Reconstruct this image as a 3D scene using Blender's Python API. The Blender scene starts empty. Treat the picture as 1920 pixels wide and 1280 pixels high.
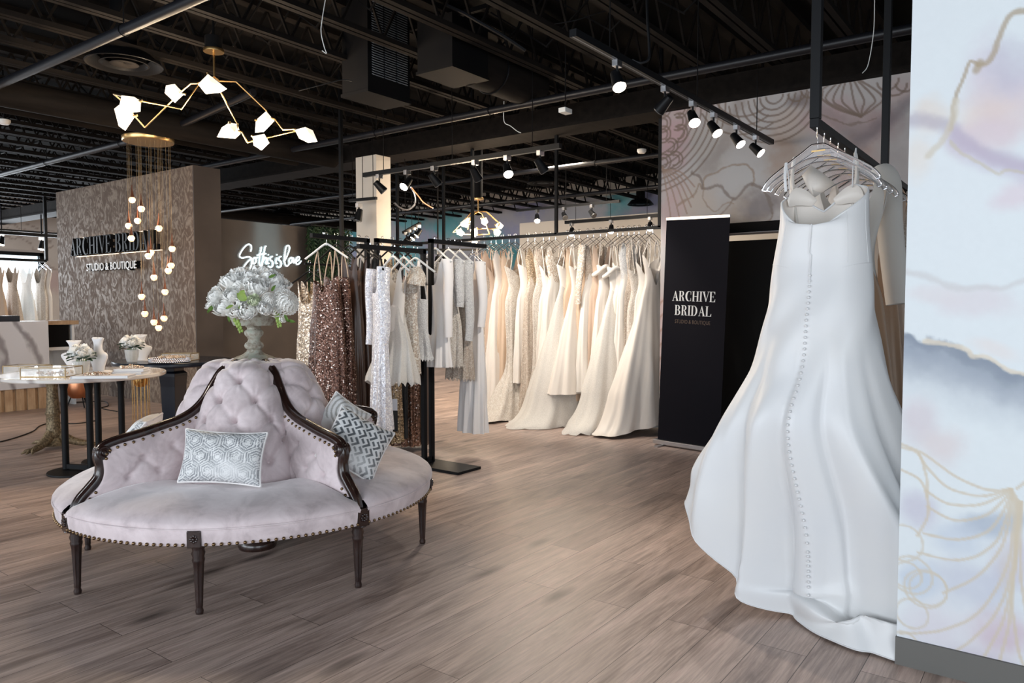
import bpy, bmesh, math, random
import numpy as np
from mathutils import Vector, Matrix
random.seed(7)
S = bpy.context.scene
col = S.collection
PI = math.pi
def R(a): return math.radians(a)
# ---------------------------------------------------------------- camera
FPX = 1408.0; CXP, CYP = 960.0, 640.0; HC = 1.3
YAW = R(36.45); PIT = math.atan(68/1408)
cd = bpy.data.cameras.new('camera'); cam = bpy.data.objects.new('camera', cd); col.objects.link(cam)
cd.sensor_width = 36; cd.lens = FPX/1920*36; cd.clip_start = .05; cd.clip_end = 100
cam.location = (0, 0, HC); cam.rotation_euler = (PI/2-PIT, 0, YAW)
S.camera = cam
# ---------------------------------------------------------------- world, exposure
w = bpy.data.worlds.new('world'); S.world = w; w.use_nodes = True
w.node_tree.nodes['Background'].inputs[0].default_value = (.80, .90, 1.0, 1)
w.node_tree.nodes['Background'].inputs[1].default_value = 1.2
vs = S.view_settings
vs.view_transform = 'Standard'; vs.look = 'None'; vs.gamma = 1; vs.use_curve_mapping = False; vs.exposure = 0.0
# ---------------------------------------------------------------- daylight through the shop windows
def area(name, loc, rot, sx, sy, power, colr):
    l = bpy.data.lights.new(name, 'AREA'); l.shape = 'RECTANGLE'; l.size = sx; l.size_y = sy; l.energy = power; l.color = colr
    o = bpy.data.objects.new(name, l); col.objects.link(o); o.location = loc; o.rotation_euler = rot
    return o
# storefront glazing behind the camera (shines towards +Y), side glazing at the right, far left window wall
area('front_window_light', (-4.5, -5.6, 1.75), (R(90), 0, 0), 12, 2.5, 520, (.86, .93, 1))
area('side_window_light', (2.6, -1.2, 1.7), (R(90), 0, R(64)), 3.0, 2.6, 80, (.86, .93, 1))
area('left_window_light', (-19.6, 5.0, 2.0), (0, R(-90), 0), 2.0, 9, 560, (.84, .92, 1))
# warm fill lamps added just under the joists, with no fittings of their own
for q in ((-9.5, 9.2), (-5.6, 8.6), (-14.5, 8.0), (-11.5, 1.2)):
    area('added_fill_light', (q[0], q[1], 3.36), (0, 0, 0), .5, .5, 95, (1, .86, .70))

# ---------------------------------------------------------------- pixel to place helpers (the camera's own geometry, 1920x1280)
Fv = np.array([-math.sin(YAW)*math.cos(PIT), math.cos(YAW)*math.cos(PIT), -math.sin(PIT)])
Rv = np.array([math.cos(YAW), math.sin(YAW), 0.]); Uv = np.cross(Rv, Fv); Cv = np.array([0, 0, HC])
def ray(x, y): return Fv*FPX + Rv*(x-CXP) - Uv*(y-CYP)
def Zp(x, y, z=0.): d = ray(x, y); return Cv + d*((z-HC)/d[2])
def Xp(x, y, v): d = ray(x, y); return Cv + d*(v/d[0])
def Yp(x, y, v): d = ray(x, y); return Cv + d*(v/d[1])
def Dp(x, y, v): return Cv + ray(x, y)/FPX*v

# ---------------------------------------------------------------- mesh helpers
class MB:
    def __init__(s): s.v = []; s.f = []; s.c = []
    def add(s, vs, fs, c=None):
        n = len(s.v); s.v += [tuple(float(a) for a in p) for p in vs]; s.f += [tuple(i+n for i in f) for f in fs]
        if c is not None: s.c += list(c)
        return s
    def box(s, x0, x1, y0, y1, z0, z1):
        return s.add([(x0,y0,z0),(x1,y0,z0),(x1,y1,z0),(x0,y1,z0),(x0,y0,z1),(x1,y0,z1),(x1,y1,z1),(x0,y1,z1)],
                     [(0,3,2,1),(4,5,6,7),(0,1,5,4),(1,2,6,5),(2,3,7,6),(3,0,4,7)])
    def obox(s, p, ax, ay, az):                      # box from centre and half axes
        p, ax, ay, az = [np.array(q, float) for q in (p, ax, ay, az)]
        vs = [p+i*ax+j*ay+k*az for k in (-1,1) for (i,j) in ((-1,-1),(1,-1),(1,1),(-1,1))]
        return s.add(vs, [(0,3,2,1),(4,5,6,7),(0,1,5,4),(1,2,6,5),(2,3,7,6),(3,0,4,7)])
    def bar(s, a, b, wd, ht=None, up=(0,0,1)):       # rectangular bar a->b
        a, b = np.array(a, float), np.array(b, float); ht = ht or wd
        d = b-a; L = np.linalg.norm(d); d /= L; u = np.array(up, float)
        if abs(d@u) > .97: u = np.array([0, 1., 0])
        sd = np.cross(d, u); sd /= np.linalg.norm(sd); u = np.cross(sd, d)
        return s.obox((a+b)/2, d*L/2, sd*wd/2, u*ht/2)
    def tube(s, pts, r, n=8, closed=False, cap=True, sq=1.0):
        P = [np.array(p, float) for p in pts]; m = len(P); rr = r if hasattr(r, '__len__') else [r]*m
        T = []
        for i in range(m):
            a = P[(i-1) % m] if (closed or i > 0) else P[i]; b = P[(i+1) % m] if (closed or i < m-1) else P[i]
            t = b-a; t /= (np.linalg.norm(t)+1e-9); T.append(t)
        u = np.array([0,0,1.]) if abs(T[0][2]) < .9 else np.array([1.,0,0])
        vs = []; fs = []
        for i in range(m):
            u = u - T[i]*(u@T[i]); u /= (np.linalg.norm(u)+1e-9); v = np.cross(T[i], u)
            for k in range(n):
                a = 2*PI*k/n; vs.append(P[i]+rr[i]*(math.cos(a)*u*sq+math.sin(a)*v))
        for i in range(m if closed else m-1):
            j = (i+1) % m
            for k in range(n):
                k2 = (k+1) % n; fs.append((i*n+k, i*n+k2, j*n+k2, j*n+k))
        if cap and not closed: fs += [tuple(range(n))[::-1], tuple((m-1)*n+k for k in range(n))]
        return s.add(vs, fs)
    def lathe(s, prof, n=24, c=(0,0,0), fl=None, cap=True):
        vs = []; fs = []; m = len(prof)
        for i, (r, z) in enumerate(prof):
            for k in range(n):
                a = 2*PI*k/n; q = r*(fl(a, z) if fl else 1); vs.append((c[0]+q*math.cos(a), c[1]+q*math.sin(a), c[2]+z))
        for i in range(m-1):
            for k in range(n):
                k2 = (k+1) % n; fs.append((i*n+k, i*n+k2, (i+1)*n+k2, (i+1)*n+k))
        if cap: fs += [tuple(range(n))[::-1], tuple((m-1)*n+k for k in range(n))]
        return s.add(vs, fs)
    def grid(s, G, closed=False, c=None):            # G[i][j] rows of points
        G = np.asarray(G, float); m, n = G.shape[:2]; fs = []
        for i in range(m-1):
            for j in range(n if closed else n-1):
                j2 = (j+1) % n; fs.append((i*n+j, i*n+j2, (i+1)*n+j2, (i+1)*n+j))
        return s.add(G.reshape(-1, 3), fs, c)
    def prism(s, poly, z0, z1, M=lambda x, y, z: (x, y, z)):
        n = len(poly); ar = sum(poly[i][0]*poly[(i+1)%n][1]-poly[(i+1)%n][0]*poly[i][1] for i in range(n))
        if ar < 0: poly = poly[::-1]
        vs = [M(x, y, z0) for x, y in poly]+[M(x, y, z1) for x, y in poly]
        fs = [tuple(range(n))[::-1], tuple(range(n, 2*n))]+[(i, (i+1)%n, n+(i+1)%n, n+i) for i in range(n)]
        return s.add(vs, fs)
    def ball(s, c, r, n=8, m=5, sz=1.0):
        prof = [(r*math.sin(PI*i/m)+1e-4, -r*sz*math.cos(PI*i/m)) for i in range(m+1)]
        return s.lathe(prof, n, c)
    def build(s, name, mat, parent=None, ang=40, smooth=True, bevel=0):
        me = bpy.data.meshes.new(name); me.from_pydata(s.v, [], s.f)
        if s.c and len(s.c) == len(s.v):
            ca = me.color_attributes.new('paint', 'FLOAT_COLOR', 'POINT')
            ca.data.foreach_set('color', np.concatenate([np.array(s.c, float), np.ones((len(s.c), 1))], 1).astype(np.float32).ravel())
        me.materials.append(mat); me.update()
        if smooth:
            me.polygons.foreach_set('use_smooth', [True]*len(me.polygons)); me.set_sharp_from_angle(angle=R(ang))
        o = bpy.data.objects.new(name, me); col.objects.link(o)
        if parent: o.parent = parent
        if bevel:
            b = o.modifiers.new('bevel', 'BEVEL'); b.width = bevel; b.segments = 2; b.limit_method = 'ANGLE'
        return o
def tag(o, label=None, cat=None, group=None, kind=None):
    if label: o['label'] = label
    if cat: o['category'] = cat
    if group: o['group'] = group
    if kind: o['kind'] = kind
    return o
def empty(name, loc=(0,0,0), rz=0., label=None, cat=None, group=None):
    o = bpy.data.objects.new(name, None); col.objects.link(o); o.location = [float(a) for a in loc]; o.rotation_euler = (0, 0, rz)
    o.empty_display_size = .05
    return tag(o, label, cat, group)
def copy_tree(o, parent=None):
    c = o.copy(); col.objects.link(c); c.parent = parent
    for ch in list(o.children): copy_tree(ch, c)
    return c
def interp(t, tab, k=1):                              # smooth interpolation of a table [(t, a, b..)]
    ts = [q[0] for q in tab]
    if t <= ts[0]: return tab[0][k]
    if t >= ts[-1]: return tab[-1][k]
    for i in range(len(ts)-1):
        if ts[i] <= t <= ts[i+1]:
            h = ts[i+1]-ts[i]; u = (t-ts[i])/h
            p0, p1 = tab[i][k], tab[i+1][k]
            m0 = (tab[i+1][k]-tab[i-1][k])/(ts[i+1]-ts[i-1]) if i > 0 else (p1-p0)/h
            m1 = (tab[i+2][k]-tab[i][k])/(ts[i+2]-ts[i]) if i+2 < len(ts) else (p1-p0)/h
            return (2*u**3-3*u*u+1)*p0+(u**3-2*u*u+u)*m0*h+(-2*u**3+3*u*u)*p1+(u**3-u*u)*m1*h
def spline(pts, n):                                   # Catmull-Rom through points
    P = [np.array(p, float) for p in pts]; out = []
    for i in range(len(P)-1):
        a = P[max(i-1, 0)]; b = P[i]; c = P[i+1]; d = P[min(i+2, len(P)-1)]
        for k in range(n):
            t = k/n; out.append(.5*((2*b)+(-a+c)*t+(2*a-5*b+4*c-d)*t*t+(-a+3*b-3*c+d)*t**3))
    out.append(P[-1]); return out

# ---------------------------------------------------------------- materials
def mat(name, c, rough=.5, metal=0., **k):
    m = bpy.data.materials.new(name); m.use_nodes = True; b = m.node_tree.nodes['Principled BSDF']
    b.inputs['Base Color'].default_value = (*c, 1); b.inputs['Roughness'].default_value = rough; b.inputs['Metallic'].default_value = metal
    if 'emit' in k: b.inputs['Emission Color'].default_value = (*k['emit'], 1); b.inputs['Emission Strength'].default_value = k['es']
    if 'trans' in k: b.inputs['Transmission Weight'].default_value = k['trans']
    if 'alpha' in k: b.inputs['Alpha'].default_value = k['alpha']
    if 'sheen' in k: b.inputs['Sheen Weight'].default_value = k['sheen']; b.inputs['Sheen Roughness'].default_value = .4
    if 'coat' in k: b.inputs['Coat Weight'].default_value = k['coat']
    if 'ior' in k: b.inputs['IOR'].default_value = k['ior']
    if 'sss' in k: b.inputs['Subsurface Weight'].default_value = k['sss']
    m['b'] = 1
    return m
def nt(m): return m.node_tree, m.node_tree.nodes, m.node_tree.links, m.node_tree.nodes['Principled BSDF']
def coords(m, scale=(1,1,1), kind='Object', rot=(0,0,0)):
    t, N, L, b = nt(m); tc = N.new('ShaderNodeTexCoord'); mp = N.new('ShaderNodeMapping'); L.new(tc.outputs[kind], mp.inputs[0])
    mp.inputs['Scale'].default_value = scale; mp.inputs['Rotation'].default_value = rot
    return mp.outputs[0]
def noise(m, vec, scale, detail=4, rough=.55, dist=0):
    t, N, L, b = nt(m); n = N.new('ShaderNodeTexNoise'); n.inputs['Scale'].default_value = scale; n.inputs['Detail'].default_value = detail
    n.inputs['Roughness'].default_value = rough; n.inputs['Distortion'].default_value = dist; L.new(vec, n.inputs['Vector']); return n.outputs['Fac']
def ramp(m, fac, stops):
    t, N, L, b = nt(m); r = N.new('ShaderNodeValToRGB'); L.new(fac, r.inputs[0]); e = r.color_ramp.elements
    while len(e) < len(stops): e.new(.5)
    for q, (p, c) in zip(e, stops): q.position = p; q.color = (*c, 1) if len(c) == 3 else c
    return r.outputs[0]
def mixc(m, f, a, b_, mode='MIX'):
    t, N, L, b = nt(m); x = N.new('ShaderNodeMix'); x.data_type = 'RGBA'; x.blend_type = mode
    for s_, i in ((f, 0), (a, 6), (b_, 7)):
        if isinstance(s_, (int, float)): x.inputs[i].default_value = s_
        elif isinstance(s_, tuple): x.inputs[i].default_value = (*s_, 1)
        else: L.new(s_, x.inputs[i])
    return x.outputs[2]
def mth(m, op, a, b_=None):
    t, N, L, b = nt(m); x = N.new('ShaderNodeMath'); x.operation = op
    for s_, i in ((a, 0), (b_, 1)):
        if s_ is None: continue
        if isinstance(s_, (int, float)): x.inputs[i].default_value = s_
        else: L.new(s_, x.inputs[i])
    return x.outputs[0]
def bump(m, h, strength=.3, dist=.01):
    t, N, L, b = nt(m); x = N.new('ShaderNodeBump'); x.inputs['Strength'].default_value = strength; x.inputs['Distance'].default_value = dist
    L.new(h, x.inputs['Height']); L.new(x.outputs[0], b.inputs['Normal'])
def setc(m, c, inp='Base Color'): t, N, L, b = nt(m); L.new(c, b.inputs[inp])
def painted(name, rough=.6, **k):
    m = mat(name, (1,1,1), rough, **k); t, N, L, b = nt(m); a = N.new('ShaderNodeVertexColor'); a.layer_name = 'paint'
    L.new(a.outputs[0], b.inputs['Base Color']); return m

M = {}
M['black'] = mat('black_paint', (.006, .0062, .0075), .7)
v = coords(M['black']); setc(M['black'], ramp(M['black'], noise(M['black'], v, 3), [(.3, (.0022,.0022,.003)), (.7, (.005,.0045,.0045))]))
M['deck'] = mat('black_deck', (.003, .003, .0035), .8)
v = coords(M['deck']); setc(M['deck'], ramp(M['deck'], noise(M['deck'], v, 1.5, 6), [(.3, (.0008,.0008,.0012)), (.75, (.0025,.0022,.0022))]))
M['joist'] = mat('black_wood_chord', (.012, .010, .009), .8)
v = coords(M['joist'], (1, .15, 1)); setc(M['joist'], ramp(M['joist'], noise(M['joist'], v, 14, 4), [(.3, (.005,.004,.0036)), (.7, (.012,.0095,.008))]))
M['pipe'] = mat('black_pipe', (.006, .0065, .009), .42); v = coords(M['pipe']); bump(M['pipe'], noise(M['pipe'], v, 40), .1, .004)
nt(M['pipe'])[3].inputs['Specular IOR Level'].default_value = .35
M['metal_black'] = mat('satin_black_metal', (.004, .0044, .0055), .45)
v = coords(M['metal_black']); bump(M['metal_black'], noise(M['metal_black'], v, 90), .05, .002)
M['steel'] = mat('brushed_steel', (.6, .6, .62), .28, 1.0); v = coords(M['steel'], (1, 1, 12)); bump(M['steel'], noise(M['steel'], v, 60), .05, .001)
M['chrome'] = mat('chrome', (.75, .74, .76), .14, 1.0); v = coords(M['chrome']); bump(M['chrome'], noise(M['chrome'], v, 60), .02, .001)
M['dark_brass'] = mat('aged_brass_edging', (.22, .15, .07), .4, .8); v = coords(M['dark_brass']); bump(M['dark_brass'], noise(M['dark_brass'], v, 50), .05, .001)
M['brass'] = mat('brushed_brass', (.62, .40, .17), .3, 1.0); v = coords(M['brass'], (1,1,8)); bump(M['brass'], noise(M['brass'], v, 50), .05, .001)
M['nail'] = mat('aged_brass_nail', (.20, .13, .07), .3, 1.0); v = coords(M['nail']); bump(M['nail'], noise(M['nail'], v, 200), .1, .001)
M['acrylic'] = mat('clear_acrylic', (.95, .93, .95), .05, 0, alpha=.10, coat=1.0); v = coords(M['acrylic']); bump(M['acrylic'], noise(M['acrylic'], v, 30), .2, .002)
M['glass'] = mat('clear_glass', (.96, .98, .97), .03, 0, alpha=.18, coat=1.0); v = coords(M['glass']); bump(M['glass'], noise(M['glass'], v, 10), .05, .002)
# velvet
m = M['velvet'] = mat('blush_velvet', (.62, .53, .535), .75, sheen=.6); v = coords(m)
setc(m, ramp(m, noise(m, v, 7, 5, .6, .6), [(.34, (.50,.415,.425)), (.5, (.65,.55,.56)), (.68, (.76,.66,.67))])); bump(m, noise(m, v, 220, 2), .12, .002)
m = M['dark_wood'] = mat('dark_mahogany', (.018, .008, .006), .25, coat=.3); v = coords(m, (1, 1, .3))
setc(m, ramp(m, noise(m, v, 30, 5), [(.3, (.010,.004,.004)), (.7, (.034,.015,.011))])); bump(m, noise(m, v, 80), .12, .002)
# floor planks
m = M['floor'] = mat('oak_planks', (.3, .2, .15), .42); t, N, L, b = nt(m)
v = coords(m, (1, 1, 1), 'Object', (0, 0, R(90)))
br = N.new('ShaderNodeTexBrick'); L.new(v, br.inputs['Vector'])
br.inputs['Scale'].default_value = 1; br.inputs['Brick Width'].default_value = 1.42; br.inputs['Row Height'].default_value = .185
br.inputs['Mortar Size'].default_value = .0012; br.inputs['Mortar Smooth'].default_value = .1; br.inputs['Bias'].default_value = 0; br.offset = .37
br.inputs['Color1'].default_value = (0,0,0,1); br.inputs['Color2'].default_value = (1,1,1,1); br.inputs['Mortar'].default_value = (.5,.5,.5,1)
shift = N.new('ShaderNodeVectorMath'); shift.operation = 'MULTIPLY_ADD'; L.new(br.outputs[0], shift.inputs[0]); shift.inputs[1].default_value = (37, 11, 5)
v2 = coords(m, (9, 1.1, 1)); L.new(v2, shift.inputs[2])
v3 = coords(m, (60, 2.2, 1)); 
g1 = noise(m, shift.outputs[0], 1.3, 6, .6, 1.1)
g2 = noise(m, v3, 1.6, 6, .65, .3)
base = ramp(m, g1, [(.32, (.22,.158,.134)), (.47, (.43,.33,.285)), (.68, (.64,.51,.455))])
base = mixc(m, .27, base, ramp(m, br.outputs[0], [(0, (.22,.16,.135)), (1, (.68,.54,.46))]))
g3 = noise(m, coords(m, (26, 1.6, 1)), 1.2, 5, .7, 2.2)
base = mixc(m, .42, base, ramp(m, g2, [(.35, (.20,.18,.18)), (.62, (.62,.60,.59))]), 'OVERLAY')
base = mixc(m, .22, base, ramp(m, g3, [(.38, (.28,.26,.26)), (.6, (.60,.58,.57))]), 'OVERLAY')
vo = N.new('ShaderNodeTexVoronoi'); vo.inputs['Scale'].default_value = 1; vo.inputs['Randomness'].default_value = 1
vk = coords(m, (4.4, 1.3, 1)); wv = N.new('ShaderNodeVectorMath'); wv.operation = 'ADD'; L.new(vk, wv.inputs[0])
nn = N.new('ShaderNodeTexNoise'); nn.inputs['Scale'].default_value = 5; L.new(v2, nn.inputs['Vector']); sc = N.new('ShaderNodeVectorMath'); sc.operation = 'SCALE'; sc.inputs[3].default_value = .13
L.new(nn.outputs['Color'], sc.inputs[0]); L.new(sc.outputs[0], wv.inputs[1]); L.new(wv.outputs[0], vo.inputs['Vector'])
kn = ramp(m, vo.outputs['Distance'], [(.04, (.9,.9,.9)), (.20, (0,0,0))])
base = mixc(m, kn, base, (.09, .065, .055))
base = mixc(m, br.outputs['Fac'], base, (.05, .035, .03)); setc(m, base)
bump(m, mth(m, 'ADD', mth(m, 'MULTIPLY', g2, .4), mth(m, 'MULTIPLY', br.outputs['Fac'], -1.0)), .35, .003)
L.new(ramp(m, g1, [(.3, (.36,.36,.36)), (.7, (.50,.50,.50))]), b.inputs['Roughness'])
# walls
m = M['plaster'] = mat('damask_plaster', (.17, .135, .10), .45); v = coords(m, (2.4, 1, 1.5), 'Object', (0, R(18), 0))
n1 = noise(m, v, 3.4, 3, .6, 2.6)
setc(m, ramp(m, n1, [(.38, (.105,.066,.043)), (.50, (.132,.087,.058)), (.58, (.20,.142,.094)), (.7, (.225,.163,.108))]))
L_ = nt(m)[2]; L_.new(ramp(m, n1, [(.45, (.75,.75,.75)), (.6, (.5,.5,.5))]), nt(m)[3].inputs['Roughness']); bump(m, n1, .25, .006)
m = M['taupe'] = mat('taupe_wall_paint', (.085, .066, .055), .7); v = coords(m)
setc(m, ramp(m, noise(m, v, 2.2, 5), [(.3, (.058,.046,.040)), (.7, (.082,.066,.056))])); bump(m, noise(m, v, 60), .08, .003)
def plain(name, c, rough=.7):
    m = mat(name, c, rough); v = coords(m)
    setc(m, ramp(m, noise(m, v, 2.5, 4), [(.3, tuple(q*.93 for q in c)), (.7, c)])); bump(m, noise(m, v, 120), .05, .002); return m
M['cream'] = plain('cream_wall_paint', (.62, .57, .50)); M['white_wall'] = plain('white_wall_paint', (.72, .72, .70))
M['greige'] = plain('greige_wall_paint', (.30, .29, .27)); M['baseboard'] = plain('grey_baseboard', (.13, .125, .115), .6)
M['banner'] = mat('black_banner_vinyl', (.006, .0055, .009), .75); v = coords(M['banner'], (1, 1, 30)); bump(M['banner'], noise(M['banner'], v, 3), .05, .002)
M['blackpanel'] = plain('matte_black_panel', (.004, .0042, .005), .85)
M['white_paint'] = plain('white_gloss', (.80, .80, .79), .35)
M['gold_print'] = plain('dim_gold_print', (.10, .065, .045), .6)
# fabrics
def fabric(name, c, c2, rough=.5, sheen=.3, ns=90, bs=.1, alpha=1.0, low=None):
    m = mat(name, c, rough, sheen=sheen); v = coords(m)
    f = ramp(m, noise(m, v, 3, 4), [(.3, c2), (.7, c)]); setc(m, f); bump(m, noise(m, v, ns, 3), bs, .003)
    if alpha < 1: setc(m, ramp(m, noise(m, v, 110, 3), [(.3, (alpha,)*3), (.7, (min(1, alpha+.14),)*3)]), 'Alpha')
    return m
def lace(name, c, c2, ns=55, th=.5, alpha=None, rough=.6):
    m = mat(name, c, rough); t, N, L, b = nt(m); v = coords(m)
    vo = N.new('ShaderNodeTexVoronoi'); vo.inputs['Scale'].default_value = ns; L.new(v, vo.inputs['Vector'])
    n = noise(m, v, ns*.5, 3, .6, 1.5); h = mth(m, 'SUBTRACT', n, mth(m, 'MULTIPLY', vo.outputs['Distance'], .35))
    setc(m, ramp(m, h, [(th-.26, c2), (th-.05, c)])); bump(m, h, .9, .012)
    if alpha is not None: setc(m, ramp(m, h, [(th-.22, (alpha,)*3), (th-.06, (1, 1, 1))]), 'Alpha')
    return m
def sequin(name, c1, c2, scale=130, metal=.75, rough=.25, spark=.35):
    m = mat(name, c1, rough, metal); t, N, L, b = nt(m); v = coords(m)
    vo = N.new('ShaderNodeTexVoronoi'); vo.inputs['Scale'].default_value = scale; L.new(v, vo.inputs['Vector'])
    sp = N.new('ShaderNodeSeparateColor'); L.new(vo.outputs['Color'], sp.inputs[0])
    setc(m, ramp(m, sp.outputs[0], [(0, c2), (.55, c1), (.95, tuple(min(1, q*1.8+.05) for q in c1)), (.985, (.95, .85, .78))]))  # palest cells are sparkle glints painted into the base colour
    g = N.new('ShaderNodeNewGeometry'); s1 = N.new('ShaderNodeVectorMath'); s1.operation = 'SUBTRACT'; L.new(vo.outputs['Color'], s1.inputs[0]); s1.inputs[1].default_value = (.5, .5, .5)
    s2 = N.new('ShaderNodeVectorMath'); s2.operation = 'SCALE'; s2.inputs[3].default_value = spark*2; L.new(s1.outputs[0], s2.inputs[0])
    s3 = N.new('ShaderNodeVectorMath'); s3.operation = 'ADD'; L.new(s2.outputs[0], s3.inputs[0]); L.new(g.outputs['Normal'], s3.inputs[1])
    s4 = N.new('ShaderNodeVectorMath'); s4.operation = 'NORMALIZE'; L.new(s3.outputs[0], s4.inputs[0]); L.new(s4.outputs[0], b.inputs['Normal'])
    return m
M['gown'] = fabric('white_satin', (.71, .705, .70), (.68, .685, .70), .36, .12, 160, .04)
M['ivory'] = fabric('ivory_satin', (.75, .69, .63), (.71, .65, .59), .45)
M['white_crepe'] = fabric('white_crepe', (.84, .81, .79), (.80, .77, .76), .6)
M['offwhite'] = fabric('off_white_crepe', (.74, .70, .65), (.70, .66, .61), .6)
M['champagne'] = fabric('champagne_satin', (.60, .45, .33), (.53, .39, .28), .4)
M['tan_lining'] = fabric('tan_lining', (.42, .27, .17), (.36, .23, .14), .5)
M['nude'] = fabric('nude_mesh', (.56, .42, .33), (.50, .37, .28), .6)
M['tulle'] = fabric('ivory_tulle', (.76, .73, .68), (.74, .71, .67), .8, .2, 200, .3, .62)
M['tulle_white'] = fabric('white_tulle', (.76, .76, .76), (.74, .74, .75), .8, .2, 200, .3, .6)
M['lace'] = lace('ivory_lace', (.80, .76, .70), (.60, .53, .46), 120)
M['lace_white'] = lace('white_lace', (.80, .80, .79), (.62, .61, .61), 140)
M['lace_floral'] = lace('floral_lace', (.80, .77, .71), (.50, .41, .33), 75, .52)
M['lace_nude'] = lace('beaded_nude_lace', (.72, .65, .57), (.50, .40, .32), 120)
M['bead_gold'] = sequin('gold_bead', (.45, .35, .24), (.20, .14, .09), 150, .5, .35, .25)
M['seq_brown'] = sequin('brown_sequin', (.12, .058, .040), (.022, .010, .008), 130, .75, .42, .24)
M['seq_bronze'] = sequin('bronze_sequin', (.20, .10, .06), (.05, .022, .015), 110, .5, .35, .28)
M['seq_gold'] = sequin('gold_sequin', (.40, .28, .16), (.16, .10, .06), 110, .5, .35, .28)
M['seq_silver'] = sequin('champagne_sequin', (.50, .42, .33), (.22, .17, .13), 95, .45, .3, .3)
M['seq_white'] = sequin('white_sequin', (.74, .73, .77), (.58, .57, .63), 130, .15, .3, .2)
M['brown_satin'] = fabric('brown_satin', (.075, .034, .018), (.045, .020, .012), .35)
M['black_cloth'] = fabric('black_cloth', (.008, .008, .009), (.006, .006, .007), .6)
M['dark_taupe'] = fabric('taupe_mesh', (.25, .17, .12), (.20, .13, .09), .5)
# emitters and small stuff
M['shade'] = mat('frosted_glass_lit', (.95, .88, .78), .5, emit=(1, .86, .68), es=.98)
t, N, L, b = nt(M['shade']); lw = N.new('ShaderNodeTexNoise'); lw.inputs['Scale'].default_value = 9; L.new(coords(M['shade']), lw.inputs['Vector'])
L.new(ramp(M['shade'], lw.outputs['Fac'], [(.3, (1,.74,.48)), (.62, (1,.90,.76))]), b.inputs['Emission Color'])
M['drop'] = mat('crystal_drop_lit', (1, .9, .75), .1, emit=(1, .66, .36), es=1.5)
t, N, L, b = nt(M['drop']); vo = N.new('ShaderNodeTexVoronoi'); vo.inputs['Scale'].default_value = 45; L.new(coords(M['drop']), vo.inputs['Vector'])
L.new(ramp(M['drop'], vo.outputs['Distance'], [(.2, (1,.85,.6)), (.6, (.75,.38,.14))]), b.inputs['Emission Color'])
M['lens'] = mat('lit_lamp_lens', (1, 1, 1), .4, emit=(1, .86, .70), es=22)
M['lens_off'] = mat('unlit_lamp_lens', (.1, .1, .1), .2)
M['neon'] = mat('neon_tube_lit', (1, 1, 1), .4, emit=(.70, .92, 1.0), es=2.4)
M['halo'] = mat('halo_led', (1, 1, 1), .4, emit=(1, .80, .55), es=2.0)
for q in ('lens', 'lens_off', 'neon', 'halo'):
    v = coords(M[q]); bump(M[q], noise(M[q], v, 50), .05, .001)
m = M['marble'] = mat('veined_marble', (.72, .70, .68), .15, coat=.5); t, N, L, b = nt(m)
def veins(m, scale, sc=(1,1,1), rot=(0,0,0), base=(.74,.72,.70), dark=(.30,.28,.28), wdt=.05):
    t, N, L, b = nt(m); v = coords(m, sc, 'Object', rot)
    nz = N.new('ShaderNodeTexNoise'); nz.inputs['Scale'].default_value = 1.4; nz.inputs['Detail'].default_value = 5; L.new(v, nz.inputs['Vector'])
    s1 = N.new('ShaderNodeVectorMath'); s1.operation = 'SCALE'; s1.inputs[3].default_value = .55; L.new(nz.outputs['Color'], s1.inputs[0])
    s2 = N.new('ShaderNodeVectorMath'); s2.operation = 'ADD'; L.new(s1.outputs[0], s2.inputs[0]); L.new(v, s2.inputs[1])
    wv = N.new('ShaderNodeTexWave'); wv.inputs['Scale'].default_value = scale; wv.inputs['Distortion'].default_value = 3; wv.inputs['Detail'].default_value = 3; wv.bands_direction = 'DIAGONAL'
    L.new(s2.outputs[0], wv.inputs['Vector'])
    setc(m, ramp(m, wv.outputs['Fac'], [(0, dark), (wdt, tuple((a+c)/2 for a, c in zip(base, dark))), (wdt*2.6, base), (1, base)]))
veins(m, 1.3, (1,1,1), (0, 0, 0), (.70,.66,.62), (.36,.31,.28), .07)
m = M['counter_marble'] = mat('white_marble_counter', (.75,.75,.76), .25, coat=.3); veins(m, 1.5, (.2, 1, .62), (R(20), 0, 0), (.62,.61,.63), (.27,.25,.26), .09)
m = M['wood_slat'] = mat('light_oak', (.50, .33, .19), .5); v = coords(m, (1,1,.2)); setc(m, ramp(m, noise(m, v, 25), [(.3, (.36,.22,.12)), (.7, (.52,.36,.22))]))
m = M['bronze'] = mat('aged_bronze', (.20, .15, .09), .5, .6); v = coords(m); nb = noise(m, v, 60, 4); setc(m, ramp(m, nb, [(.35, (.10,.075,.045)), (.65, (.30,.23,.14))])); bump(m, nb, .8, .01)
m = M['urn'] = mat('weathered_stone_paint', (.35, .33, .28), .8); v = coords(m); nb = noise(m, v, 22, 6, .7)
setc(m, ramp(m, nb, [(.34, (.14,.09,.06)), (.44, (.27,.24,.19)), (.56, (.40,.39,.33)), (.68, (.30,.35,.28)), (.8, (.5,.48,.42))])); bump(m, nb, .6, .006)
M['petal'] = fabric('white_petal', (.95, .94, .90), (.90, .89, .86), .6, .3, 60, .05)
for q in ('petal', 'tulle', 'tulle_white'):
    t, N, L, b = nt(M[q]); tr_ = N.new('ShaderNodeBsdfTranslucent'); tr_.inputs[0].default_value = (.95, .94, .90, 1); mx_ = N.new('ShaderNodeMixShader'); mx_.inputs[0].default_value = .38 if q == 'petal' else .25
    L.new(b.outputs[0], mx_.inputs[1]); L.new(tr_.outputs[0], mx_.inputs[2]); ou = [k for k in N if k.type == 'OUTPUT_MATERIAL'][0]
M['petal_green'] = fabric('pale_green_petal', (.72, .78, .56), (.62, .70, .42), .6)
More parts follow.
